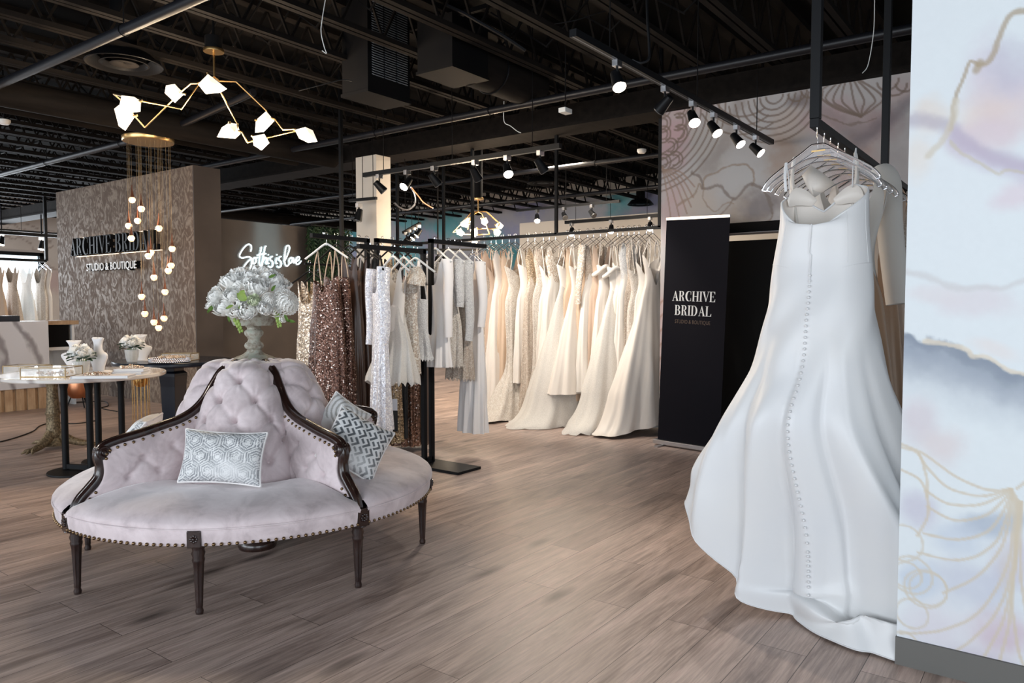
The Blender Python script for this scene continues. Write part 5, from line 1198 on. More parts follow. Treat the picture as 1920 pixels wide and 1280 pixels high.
# paper swing tag and yellow cloth seen under the racks
p = Xp(739, 765, BX+.18); tg = empty('swing_tag', p, R(35), 'black and white paper swing tag hanging below the ivory tulle dress', 'tag')
MB().box(-.03, .03, -.001, .001, -.20, -.02).build('card', M['black_cloth'], tg, smooth=False); MB().box(-.028, .028, -.0015, .0015, -.02, .08).build('white_card', M['paper'], tg, smooth=False)
MB().tube([(0,0,.08), (0,0,.55)], .0012, 5).build('string', M['paper'], tg)

# ---------------------------------------------------------------- far left rail of backlit gowns
LX = -16.0; a = Xp(87, 489, LX); LZ = float(a[2]); y1 = float(a[1])
rk = empty('hanging_rail', (LX, y1, 0), 0, 'thin black ceiling-hung rail of pale gowns in front of the far left window', 'clothes rail')
sqb(MB(), (0,-3.2,LZ), (0,0,LZ), .05).build('rail', M['metal_black'], rk, smooth=False)
for yy in (0, -1.75): sqb(MB(), (0,yy,LZ), (0,yy,3.9), .05).build('drop_post', M['metal_black'], rk, smooth=False)
sqb(MB(), (0,-3.6,2.65), (0,1.2,2.65), .06).build('upper_bar', M['metal_black'], rk, smooth=False)
bods = ['offwhite','champagne','offwhite','lace_nude','champagne','tulle','ivory','offwhite','champagne','lace','offwhite','nude']
wl_ = ['cream gown beside the window edge, rightmost on the far left rail','white lace gown second from the right on the far left rail','pale strapless gown third from the right on the far left rail','nude gown fourth from the right on the far left rail','champagne gown fifth from the right on the far left rail','pale tulle gown sixth from the right on the far left rail','ivory gown seventh from the right on the far left rail','off-white gown at the left frame edge of the far left rail']
for i in range(8):
    yy = y1+.12-.24*i if i else y1+.28
    dress(wl_[i], (LX, min(yy, y1+.05) if i else y1-.03, 0), R(15), LZ+.02, seed=90+i, group='backlit gowns on the far left rail', style='wide' if i % 3 else 'cap', fit='mermaid' if i < 2 else 'aline', body=['offwhite','lace','tulle','lace_nude','champagne','tulle','ivory','offwhite'][i], hw=.34, hd=.2, hem=.1, bust=.17, dip=.2, n=40, m_=30)
    hanger('chrome', (LX, min(yy, y1+.05) if i else y1-.03, LZ+.02), R(15), 'chrome hanger carrying the '+wl_[i], 'hangers on the far left rail')
# a few more gowns at the rear, small
# ================================================================ NEAR RACK (right) AND THE SATIN GOWN
NX, NY0, NZ = -.845, 3.22, 2.055
rk = empty('hanging_rail', (NX, NY0, 0), 0, 'near black ceiling-hung rail at the right carrying clear hangers', 'clothes rail')
MB().box(-.019, .019, -.019, .019, NZ, 3.98).build('drop_post', M['metal_black'], rk, smooth=False, bevel=.002)
MB().box(-.019, .019, 1.42, 1.46, NZ, 3.98).build('drop_post', M['metal_black'], rk, smooth=False, bevel=.002)
MB().box(-.018, .018, -.019, 2.6, NZ-.036, NZ).build('rail', M['metal_black'], rk, smooth=False, bevel=.002)
NZr = NZ+.002
def big_hanger(label, y, rz, roll=0):
    h = empty('clothes_hanger', (NX, y, NZ), rz, label, 'hanger', 'clear hangers on the near rail'); h.rotation_euler = (0, roll, rz)
    hk = [(0, .022, -.030), (0, .023, .000), (0, .012, .010), (0, -.012, .010), (0, -.025, 0), (0, -.027, -.040), (0, -.018, -.055), (0, -.001, -.072), (0, 0, -.085), (0, 0, -.115)]
    MB().tube(spline(hk, 4), .0022, 8).build('hook', M['chrome'], h)
    W_ = .222
    top = [(-W_,0,-.262),(-W_+.002,0,-.248),(-W_*.86,0,-.214),(-W_*.5,0,-.158),(-W_*.28,0,-.126),(-.030,0,-.103),(-.015,0,-.098),(.015,0,-.098),(.030,0,-.103),(W_*.28,0,-.126),(W_*.5,0,-.158),(W_*.86,0,-.214),(W_-.002,0,-.248),(W_,0,-.262)]
    low = [(-W_+.012,0,-.266),(-W_*.84,0,-.236),(-W_*.5,0,-.186),(-W_*.22,0,-.156),(0,0,-.150),(W_*.22,0,-.156),(W_*.5,0,-.186),(W_*.84,0,-.236),(W_-.012,0,-.266)]
    T_, L_ = spline(top, 4), spline(low, 6)
    mb = MB(); mb.tube(T_, .0042, 8); mb.tube(L_, .0034, 8); mb.tube([T_[0], L_[0]], .004, 6); mb.tube([T_[-1], L_[-1]], .004, 6); mb.build('hanger_rim', M['chrome'], h)
    n = 40; a_ = [T_[int(i*(len(T_)-1)/n)] for i in range(n+1)]; b_ = [L_[int(i*(len(L_)-1)/n)] for i in range(n+1)]
    mb = MB()
    for yy in (-.003, .003): mb.grid([[(p[0], yy, p[2]) for p in a_], [(p[0], yy, p[2]) for p in b_]])
    mb.build('hanger_body', M['acrylic'], h)
    MB().box(-.026, .026, -.0042, -.0034, -.128, -.122).build('gold_print_line', M['brass'], h, smooth=False)
    return h
GO = np.array([-.812, 3.262, 0]); vdir = np.array([-.241, .9705, 0]); gx = np.array([.9705, .241, 0])
grz = math.atan2(gx[1], gx[0])
big_hanger('clear hanger with gold print, nearest on the right-hand rail, holding the white satin gown', 3.24, grz, R(-3.5))
gown = empty('wedding_gown', GO, grz, 'large white satin mermaid gown with a row of covered buttons, hanging nearest at right', 'dress')
N = 144
TH = np.linspace(0, 2*PI, N+1)[:-1]
def ell(cx_, hx, hy, cy_=0., p=1.): return np.stack([cx_+hx*np.cos(TH), cy_+hy*np.sin(TH)], -1)
top = np.zeros((N, 3)); e = ell(-.004, .168, .085); top[:, :2] = e
fr = np.maximum(0, -np.sin(TH)); bk = np.maximum(0, np.sin(TH)); cx__ = np.cos(TH)
top[:, 2] = 1.745+.020*cx__ - fr**1.2*(.105-.03*cx__)-bk*(.05-.10*np.abs(cx__))+.035*np.exp(-((np.abs(cx__)-.62)/.25)**2)*bk
nk = np.exp(-((TH-R(257))/.09)**2); nk2 = np.exp(-((TH-R(257))/.42)**2); top[:, 2] -= .035*nk+.035*nk2
def ring(cx_, hx, hy, z, cy_=0.): q = np.zeros((N, 3)); q[:, :2] = ell(cx_, hx, hy, cy_); q[:, 2] = z; return q
hemk = [(-.545,0,.43),(-.525,-.05,.37),(-.465,-.09,.275),(-.385,-.115,.165),(-.285,-.12,.075),(-.175,-.115,.03),(-.055,-.15,.014),(.035,-.245,.012),(.14,-.315,.012),(.27,-.36,.012),(.38,-.28,.02),(.44,-.10,.14),(.43,.02,.25),(.36,.20,.18),(.18,.33,.06),(0,.35,.04),(-.2,.32,.10),(-.42,.20,.28)]
hth = [180,192,203,215,227,239,252,264,276,289,304,332,360,400,430,450,480,520]
hk2 = [(t-360, *p) for t, p in zip(hth[-6:], hemk[-6:])]+[(t, *p) for t, p in zip(hth, hemk)]
hem_ = np.array([[interp(math.degrees(a) if math.degrees(a) > 160 else math.degrees(a)+0, sorted(hk2), k) for k in (1,2,3)] for a in TH])
r_w = ring(-.008, .190, .098, 1.47); r_u = ring(-.004, .172, .105, 1.62)
r_h = ring(-.012, .215, .135, 1.24); r_m = ring(-.018, .265, .165, 1.03); r_k = ring(-.035, .365, .205, .80)
low = hem_*.72+r_k*.28; low[:, 2] = .80*.42+hem_[:, 2]*.58; low[:, :2] = r_k[:, :2]*.22+hem_[:, :2]*.78
fm = np.exp(-((TH-R(276))/.55)**2)                      # the part that pools on the floor
low[:, 2] += fm*(.06); low[:, 1] = low[:, 1]*(1-fm*.36); 
brk = low*.45+hem_*.55; brk[:, 2] = brk[:, 2]*(1-fm)+fm*.10; brk[:, 1] += fm*.045
roll = low*.2+hem_*.8; roll[:, 2] = roll[:, 2]*(1-fm)+fm*.105
KEY = [(0, top), (.10, r_u), (.22, r_w), (.36, r_h), (.48, r_m), (.60, r_k), (.80, low), (.90, brk), (.955, roll), (1, hem_)]
Mv = 150; rows = []
flds = [(R(214), .11, -.040), (R(232), .13, .030), (R(249), .07, -.030), (R(262), .12, .022), (R(283), .08, -.034), (R(297), .11, .028), (R(318), .10, -.034), (R(196), .10, .020), (R(335), .12, .02), (R(40), .2, -.03), (R(90), .2, .03), (R(140), .2, -.03)]
for i in range(Mv+1):
    t = i/Mv
    j = max(k for k in range(len(KEY)-1) if KEY[k][0] <= t+1e-9); j = min(j, len(KEY)-2)
    t0, t1 = KEY[j][0], KEY[j+1][0]; u = (t-t0)/(t1-t0); h = t1-t0; p0, p1 = KEY[j][1], KEY[j+1][1]
    m0 = (p1-KEY[j-1][1])/(t1-KEY[j-1][0]) if j > 0 else (p1-p0)/h
    m1 = (KEY[j+2][1]-p0)/(KEY[j+2][0]-t0) if j+2 < len(KEY) else (p1-p0)/h
    P = (2*u**3-3*u*u+1)*p0+(u**3-2*u*u+u)*m0*h+(-2*u**3+3*u*u)*p1+(u**3-u*u)*m1*h
    sk = np.clip((t-.40)/.42, 0, 1)**1.1*(1-.25*np.clip((t-.9)/.1, 0, 1)); rad = P[:, :2]/(np.linalg.norm(P[:, :2], axis=1)[:, None]+1e-6)
    dsp = np.zeros(N)
    for (a, w_, h_) in flds:
        a2 = a+.10*math.sin(t*4+a*3); d_ = np.angle(np.exp(1j*(TH-a2))); dsp += h_*np.exp(-(d_/w_)**2)*1.75
    dsp = dsp*sk
    dsp += .0035*np.sin(TH*11+t*9)*(t < .35)*0+.004*np.sin(TH*9+t*22)*sk+.005*np.sin(t*34+TH*6)*np.clip((t-.25)/.1, 0, 1)*np.clip((.6-t)/.2, 0, 1)
    dsp += fm*.020*np.sin(t*95+TH*4)*np.clip((t-.86)/.05, 0, 1)
    P = P.copy(); P[:, :2] += rad*dsp[:, None]
    P[:, 2] += fm*.028*np.sin(TH*9+t*60)*np.clip((t-.84)/.06, 0, 1)*np.clip((1-t)/.03, 0, 1)
    P[:, 2] = np.maximum(P[:, 2], .006)
    if t > .93: P[:, 2] = np.minimum(P[:, 2], 1e9)
    rows.append(P)
GG = np.array(rows)
kb = next(i for i in range(Mv) if np.mean(GG[i, :, 2]) < 1.47)
MB().grid(GG[:kb+1], closed=True).build('bodice', M['gown'], gown, ang=180)
sk_ = MB().grid(GG[kb:], closed=True).build('skirt', M['gown'], gown, ang=180)
MB().tube(list(GG[-1]), .0028, 6, closed=True).build('hem_edge', M['gown'], sk_)
# lining inside the bodice, folded waist seam, cup edges
li = GG[:kb+1].copy(); li[..., :2] *= .955; li[0, :, 2] -= .003
MB().grid(li, closed=True).build('lining', M['ivory'], gown, ang=180)
MB().tube(list((GG[0]+li[0])/2), .0042, 6, closed=True).build('neckline_edge', M['gown'], gown)
for s in (-1, 1):                                       # soft cups on the far side
    rows = []
    for i in range(9):
        t = i/8; row = []
        for j in range(15):
            q = j/14; a = R(90)-s*R(12+66*q); w_ = math.sin(PI*q)**.5
            zt_ = 1.715+.080*math.sin(PI*q*.8+.35)
            row.append((.150*math.cos(a)*(1-.02*t), .070*math.sin(a)-.012*math.sin(PI*t)*w_, zt_-.075*t*w_-.0))
        rows.append(row)
    MB().grid(rows).build('inner_cup', M['ivory'], gown, ang=180)
sm = MB(); jj = int(R(213)/(2*PI)*N); 
for a in (214, 300, 336): 
    jj = int(R(a)/(2*PI)*N); sm.tube([GG[i, jj]*np.array([1.002,1.002,1]) for i in range(2, kb)], .0013, 5)
sm.tube([p*np.array([1.004,1.004,1])+np.array([0,0,-.05*max(0,-math.sin(a))*(1-abs(math.cos(a+.2)))+.01]) for p, a in zip(GG[kb], TH)], .0008, 5, closed=True)
sm.build('seam', M['gown'], gown)
jb = int(R(258)/(2*PI)*N)
zp = MB(); zp.tube([GG[i, int(R(254+4*min(1, i/kb))/(2*PI)*N)]*np.array([1.01,1.03,1]) for i in range(1, kb+8)], .0035, 6); zp.build('zip', M['gown'], gown)
bt0 = None; last = None; jb = int(R(259)/(2*PI)*N); cnt = 0
for i in range(kb+4, int(Mv*.90)):
    p = GG[i, jb]
    if last is not None and np.linalg.norm(p-last) < .0185: continue
    last = p; cnt += 1
    q = p*np.array([1, 1, 1])+np.array([0, -.004, 0])
    if bt0 is None: bt0 = MB().ball((0,0,0), .0062, 8, 5).build('covered_button', M['gown'], sk_); bt0.location = q
    else: c = bt0.copy(); col.objects.link(c); c.parent = sk_; c.location = q
st = MB(); inv = lambda px, py, d: (lambda w_: np.array([(w_-GO)@gx, (w_-GO)@vdir, w_[2]]))(Dp(px, py, d))
for (a, b, c_, d_) in ((1474,305,1474,356),(1605,278,1598,347)):
    A, B = inv(a, b, 3.10), inv(c_, d_, 3.09)
    st.tube(spline([A+np.array([0,.004,0]), A*.5+B*.5+np.array([-.004,-.015,0]), B+np.array([0,-.02,-.01])], 5), .0058, 8, sq=.5)
    st.tube(spline([A+np.array([0,.004,0]), A*.5+B*.5+np.array([.008,.03,0]), B+np.array([.01,.06,.01])], 5), .0058, 8, sq=.5)
st.build('strap', M['gown'], gown)

# gowns and hangers behind it on the same rail
for i, (y, rz_, lb) in enumerate(((3.36,.28,'second clear hanger on the near rail, holding the ivory gown with broad straps'),(3.47,.22,'third clear hanger on the near rail'),(3.60,.25,'fourth clear hanger on the near rail'),(3.73,.2,'fifth clear hanger on the near rail, with the long-sleeved cream gown'),
        (3.92,.2,'sixth clear hanger on the near rail, left of the wall edge'),(4.12,.15,'seventh clear hanger on the near rail'),(4.34,.2,'eighth clear hanger on the near rail'),(4.6,.18,'ninth clear hanger on the near rail, farthest one in view'))):
    big_hanger(lb, y, rz_)
dress('ivory gown with broad straps and a folded collar directly behind the white satin gown', (NX+.0, 3.37, 0), .25, NZ, style='wide2', fit='column', body='ivory', topm='offwhite', bust=.15, top=.40, dip=.14, dipb=.05, hw=.24, hd=.10, hem=.10, dt=.055, seed=201, group=None)
g = empty('folded_collar', (0,0,0), 0, 'stiff cream satin collar flap standing up behind the satin gown bodice', 'garment')
mb = MB(); A_, B_, C_, D_ = Dp(1520,310,3.24), Dp(1566,345,3.20), Dp(1524,372,3.20), Dp(1504,330,3.24)
mb.grid([[A_, A_*.5+B_*.5-Fv*.008, B_], [D_, D_*.5+C_*.4+B_*.1-Fv*.02, B_*.6+C_*.4], [D_*.6+C_*.4, C_-Fv*.01, C_]]); o = mb.build('collar_flap', M['ivory'], g, ang=180); so = o.modifiers.new('t', 'SOLIDIFY'); so.thickness = .004
g = dress('cream long-sleeved gown with buttoned cuff, right of the white satin gown', (NX+.02, 3.70, 0), .10, NZ-.02, style='cap', fit='column', body='tan_lining', topm='offwhite', bust=.165, hw=.30, hd=.12, hem=.06, dip=.12, seed=203, dt=.06)
gm = g.location; P0 = [Dp(1652,318,3.60), Dp(1664,345,3.56), Dp(1668,420,3.52), Dp(1676,500,3.50), Dp(1684,570,3.49)]
P0 = spline([p-np.array([gm[0], gm[1], 0]) for p in P0], 8); ca, sa = math.cos(-.10), math.sin(-.10)
P0 = [np.array([p[0]*ca-p[1]*sa, p[0]*sa+p[1]*ca, p[2]]) for p in P0]
mb = MB(); mb.tube(P0, [.052+.016*math.sin(min(1, i/8)*PI/2)-.012*(i/len(P0)) for i in range(len(P0))], 20, cap=False, sq=.8); mb.build('sleeve', M['offwhite'], g, ang=180)
mb = MB()
for k in range(7): mb.ball(P0[-1]+np.array([-.034, -.036, .012+k*.014]), .0055, 7, 5)
mb.build('cuff_buttons', M['offwhite'], g)
for i, (y, b_, lb) in enumerate(((3.98,'tan_lining','tan satin gown whose skirt shows between the white gown and the wall edge'),(4.18,'nude','nude gown with sheer beaded straps behind the tan satin skirt'),(4.40,'lace_nude','nude lace gown further along the near rail'),(4.62,'champagne','champagne gown farthest along the near rail'))):
    dress(lb, (NX+.03, y, 0), .15, NZ, style='cap' if i else 'wide', fit='column', body=b_, topm=b_ if i else 'ivory', hw=.26, hd=.12, hem=.05, bust=.17, dip=.2, seed=210+i, dt=.06)

# ================================================================ BANNER
a, b = Zp(1229, 832), Zp(1357, 852); tl = Dp(1251, 411, 6.95*1.02); 
bn = empty('roll_up_banner', ((a[0]+b[0])/2, (a[1]+b[1])/2, 0), math.atan2(b[1]-a[1], b[0]-a[0]), 'tall black roll-up banner with white serif lettering beside the opening', 'banner')
L = float(np.linalg.norm(b-a)); 
MB().box(-L/2, L/2, -.05, .05, .012, .055).build('base_cassette', M['steel'], bn, smooth=False, bevel=.008)
mb = MB()
for s in (-1, 1): mb.box(s*L*.36-.02, s*L*.36+.02, -.14, .14, 0, .012)
mb.build('foot', M['steel'], bn, smooth=False)
BH = 2.085; BW = L-.07
MB().box(-BW/2, BW/2, -.018, -.0165, .04, BH-.02).build('fabric_panel', M['banner'], bn, smooth=False)
MB().box(-BW/2, BW/2, -.024, -.010, BH-.022, BH).build('top_rail', M['steel'], bn, smooth=False)
MB().tube([(0, .0, .05), (0, -.004, BH-.02)], .008, 8).build('support_pole', M['steel'], bn)

# ---- serif capitals, built stroke by stroke
def arcp(cx_, cy_, rx, ry, a0, a1, n=16): return [(cx_+rx*math.cos(R(a0+(a1-a0)*i/n)), cy_+ry*math.sin(R(a0+(a1-a0)*i/n))) for i in range(n+1)]
def glyph(ch):
    T, t, s = .17, .045, .035; P = []
    def rc(x0, y0, x1, y1): P.append([(x0,y0),(x1,y0),(x1,y1),(x0,y1)])
    def stem(x): rc(x, 0, x+T, 1); rc(x-.08, 0, x+T+.08, s); rc(x-.08, 1-s, x+T+.08, 1)
    def ring_(o, i_):
        for k in range(len(o)-1): P.append([o[k], o[k+1], i_[k+1], i_[k]])
    if ch == 'I': stem(.08); return P, .33
    if ch == 'H': stem(.08); stem(.58); rc(.2, .48, .6, .48+t); return P, .83
    if ch in 'EL':
        stem(.08); rc(.2, 0, .62, t); P.append([(.66,0),(.68,.28),(.655,.28),(.52,t),(.5,0)])
        if ch == 'E': rc(.2, 1-t, .60, 1); P.append([(.64,1),(.65,.74),(.625,.74),(.5,1-t),(.48,1)]); rc(.2, .49, .45, .49+t); rc(.45, .40, .475, .62)
        return P, .70
    if ch == 'A':
        P.append([(.10,s),(.15,s),(.42,.98),(.385,1.0)]); P.append([(.385,1.0),(.42,1.0),(.74,s),(.55,s),(.35,.86)]); rc(.2, .32, .6, .32+t); rc(.0, 0, .26, s); rc(.48, 0, .80, s); return P, .78
    if ch == 'V':
        P.append([(.02,1-s),(.21,1-s),(.42,.16),(.38,0)]); P.append([(.38,0),(.42,0),(.70,1-s),(.655,1-s),(.40,.16)]); rc(-.04, 1-s, .29, 1); rc(.55, 1-s, .80, 1); return P, .74
    if ch in 'RB':
        stem(.08); o = arcp(.34, .745, .29, .255, 90, -90); i_ = arcp(.34, .745, .12, .215, 90, -90); ring_(o, i_); rc(.2, 1-t, .36, 1); rc(.2, .49, .36, .49+t)
        if ch == 'R': ring_(arcp(.30, .10, .33, .41, 90, 0), arcp(.30, .10, .15, .37, 90, 0)); rc(.45,.04,.63,.12); P.append([(.45,.12),(.63,.12),(.66,.03),(.74,.03),(.72,0),(.56,0),(.47,.04)])
        else: ring_(arcp(.36, .265, .33, .265, 90, -90), arcp(.36, .265, .15, .22, 90, -90)); rc(.2, 0, .38, t)
        return P, .74
    if ch == 'D':
        stem(.08); ring_(arcp(.34, .5, .42, .5, 90, -90), arcp(.34, .5, .23, .455, 90, -90)); rc(.2, 1-t, .36, 1); rc(.2, 0, .36, t); return P, .82
    if ch == 'C':
        o = arcp(.43, .5, .41, .51, 48, 312, 26); i_ = [(.43+.23*math.cos(R(48+264*k/26))+.03+ (.12 if k in (0,26) else .05*abs(k-13)/13), .5+.465*math.sin(R(48+264*k/26))) for k in range(27)]
        ring_(o, i_); rc(.66, .66, .70, .98); rc(.66, .02, .70, .32); return P, .78
def word(txt, h, sp=.06): 
    x = 0; out = []
    for ch in txt:
        if ch == ' ': x += .38; continue
        P, a = glyph(ch); out.append((ch, x, P)); x += a+sp
    return out, (x-sp)
def letters(parent, txt, cx_, z0, h, wd, M_, mt, y0, y1, name='letter'):
    out, tot = word(txt, h); kx = wd/tot
    for ch, x, P in out:
        mb = MB()
        for poly in P: mb.prism([((x+a)*kx+cx_-wd/2, b*h+z0) for a, b in poly], y0, y1, M_)
        mb.build(name, M[mt], parent, smooth=False)
MX = lambda x, y, z: (x, -z, y)
lz = lambda py: HC-(py-572)/1408*6.93
letters(bn, 'ARCHIVE', -.005, lz(565), .090, .440, MX, 'white_paint', .0180, .0200, 'printed_letter')
letters(bn, 'BRIDAL', -.005, lz(591), .090, .375, MX, 'white_paint', .0180, .0200, 'printed_letter')
def sans(txt, size, parent, loc, rot, mt, ext=.0, wd=None, name='printed_line'):
    cu = bpy.data.curves.new('t', 'FONT'); cu.body = txt; cu.size = size; cu.align_x = 'CENTER'; cu.extrude = ext; cu.space_character = 1.05
    t_ = bpy.data.objects.new('t', cu); col.objects.link(t_); bpy.context.view_layer.update()
    me = bpy.data.meshes.new_from_object(t_.evaluated_get(bpy.context.evaluated_depsgraph_get())); bpy.data.objects.remove(t_)
    me.materials.clear(); me.materials.append(M[mt]); o = bpy.data.objects.new(name, me); col.objects.link(o); o.parent = parent; o.location = loc; o.rotation_euler = rot
    if wd: 
        xs = [v.co.x for v in me.vertices]; k = wd/(max(xs)-min(xs)); 
        for v in me.vertices: v.co.x *= k
    return o
sans('STUDIO & BOUTIQUE', .048, bn, (-.005, -.0195, lz(606)), (R(90), 0, 0), 'gold_print', .0008, .36)

for ch in bn.children:
    if not ch.name.startswith(('base_cassette', 'foot', 'printed_line')): ch.rotation_euler = (0, R(2.1), 0)
    elif ch.name.startswith('printed_line'): ch.rotation_euler = (R(90), R(2.1), 0); ch.location[0] += math.sin(R(2.1))*ch.location[2]
# ================================================================ WALL SIGN
a, b = Yp(147, 482, YT), Yp(306, 466, YT); 
a = np.array([a[0], YT, a[2]]); sg = empty('wall_sign', ((a[0]+b[0])/2, YT, 0), 0, 'raised black serif sign ARCHIVE BRIDAL glowing at its edges on the damask wall', 'sign')
W_ = float(b[0]-a[0]); z0 = float(a[2]+b[2])/2; top_ = Yp(150, 448, YT)[2]; h_ = float(top_-z0)
letters(sg, 'ARCHIVE BRIDAL', 0, z0, h_, W_, MX, 'metal_black', .035, .115, 'raised_letter')
out, tot = word('ARCHIVE BRIDAL', 1); kx = W_/tot
hb = MB()
for ch, x, P in out:
    x0 = (x+.0)*kx-W_/2; x1 = (x+glyph(ch)[1])*kx-W_/2; hb.box(x0+.01, x1-.01, -.030, -.006, z0-.010, z0-.004); hb.box(x0+.02, x1-.02, -.030, -.006, z0+h_+.004, z0+h_+.009)
hb.build('halo_led_strip', M['halo'], sg, smooth=False)
a, b = Yp(173, 506, YT), Yp(266, 500, YT)
s2 = empty('wall_sign', ((a[0]+b[0])/2, YT, 0), 0, 'raised white sans-serif STUDIO & BOUTIQUE lettering below the black sign', 'sign')
t_ = Yp(173, 492, YT)[2]-a[2]
sans('STUDIO & BOUTIQUE', float(t_)*1.38, s2, (0, -.075, float(a[2]+b[2])/2-.02), (R(90), 0, 0), 'white_paint', .006, float(b[0]-a[0]), 'raised_lettering')
sans('STUDIO & BOUTIQUE', float(t_)*1.38, s2, (0, -.036, float(a[2]+b[2])/2-.02), (R(90), 0, 0), 'metal_black', .030, float(b[0]-a[0]), 'letter_return')

# ================================================================ NEON SIGN
ns = empty('neon_sign', (XN, 0, 0), 0, 'white neon script sign reading So this is love on the dark taupe wall', 'neon sign')
def nz_(x, y): p = Xp(435+x/13.24, 445+y/13.24, XN+.045); return (.045, p[1], p[2])
ST = {'letter_s':[(465,350),(485,270),(475,200),(425,170),(360,195),(280,280),(215,380),(190,450),(215,495),(280,505),(380,485),(450,490),(490,530),(495,620),(470,720),(420,810),(340,880),(270,880),(255,820),(290,740),(360,640),(440,560),(490,530)],
 'letter_o':[(560,500),(525,540),(520,610),(545,650),(590,620),(600,550),(575,500),(600,505),(640,495)],
 'letter_t':[(735,235),(715,340),(690,470),(680,600),(685,680),(720,710),(745,700)], 'letter_t_bar':[(630,445),(700,420),(780,410),(850,400)],
 'letter_h':[(850,215),(825,240),(800,360),(775,500),(755,620),(745,705),(770,600),(810,520),(850,500),(860,560),(845,630),(865,660)],
 'letter_i':[(900,500),(885,580),(890,640),(925,640)], 'letter_i_dot':[(900,430),(912,432)],
 'letter_s2':[(1010,470),(960,500),(950,550),(1000,590),(1020,650),(1000,720),(950,740),(910,710)],
 'letter_i2':[(1115,500),(1095,580),(1100,640),(1130,640)], 'letter_i2_dot':[(1115,430),(1127,432)],
 'letter_s3':[(1225,470),(1175,500),(1165,550),(1210,590),(1230,650),(1210,720),(1160,740),(1120,710)],
 'letter_l':[(1300,600),(1360,480),(1420,330),(1430,240),(1400,200),(1350,230),(1325,350),(1305,500),(1310,620),(1340,700),(1390,700),(1430,640)],
 'letter_o2':[(1470,500),(1425,540),(1420,610),(1450,640),(1490,600),(1500,520),(1475,500),(1525,510)],
 'letter_v':[(1530,500),(1528,580),(1545,630),(1580,560),(1610,500)],
 'letter_e':[(1600,600),(1660,560),(1680,500),(1640,480),(1600,540),(1590,620),(1620,670),(1680,640),(1720,580)]}
bk_ = MB()
for k, P in ST.items():
    pts = spline([nz_(*q) for q in P], 6); MB().tube(pts, .0085, 8).build('neon_stroke', M['neon'], ns)
    bk_.tube([(p[0]-.020, p[1], p[2]) for p in pts], .017, 8, sq=1)
o = bk_.build('clear_backing', M['glass'], ns)
l = bpy.data.lights.new('neon_glow', 'AREA'); l.shape = 'RECTANGLE'; l.size = 1.2; l.size_y = .4; l.energy = 2.2; l.color = (.5, .85, 1); lo = bpy.data.objects.new('neon_glow', l); col.objects.link(lo); lo.parent = ns
q = nz_(950, 450); lo.location = (q[0]+.03, q[1], q[2]); lo.rotation_euler = (0, R(90), 0)
# hanging greenery at the right end of the taupe wall
gr = empty('hanging_greenery', (XN, 0, 0), 0, 'dense curtain of trailing green vines at the right end of the taupe wall', 'hanging plant')
rn = random.Random(5); mb = MB(); stn = MB()
pa, pb = Xp(573, 425, XN+.1), Xp(645, 432, XN+.1)
for k in range(95):
    q = rn.random(); y = pa[1]*(1-q)+pb[1]*q; z = 2.44-.0+rn.uniform(-.12, .03); x = .06+rn.random()*.16; L = rn.uniform(.45, .78) if q > .12 else rn.uniform(.65, .88)
    stn.tube([(x, y, z), (x+.02, y+rn.uniform(-.03,.03), z-L*.5), (x+.01, y+rn.uniform(-.04,.04), z-L)], .003, 4)
    s = 0
    while s < L:
        for sd in (-1, 1): leafm(mb, (x+rn.uniform(-.01,.01), y, z-s), (rn.uniform(.1,.9), sd*rn.uniform(.4,1), -rn.uniform(.3,.9)), (1,0,.4), .075, .024)
        s += .055
MB().box(0, .26, float(min(pa[1],pb[1]))-.03, float(max(pa[1],pb[1]))+.03, 2.44, 2.455).build('top_bracket', M['metal_black'], gr, smooth=False); mb.build('leaves', M['garland'], gr, ang=180); stn.build('stem', M['garland'], gr)
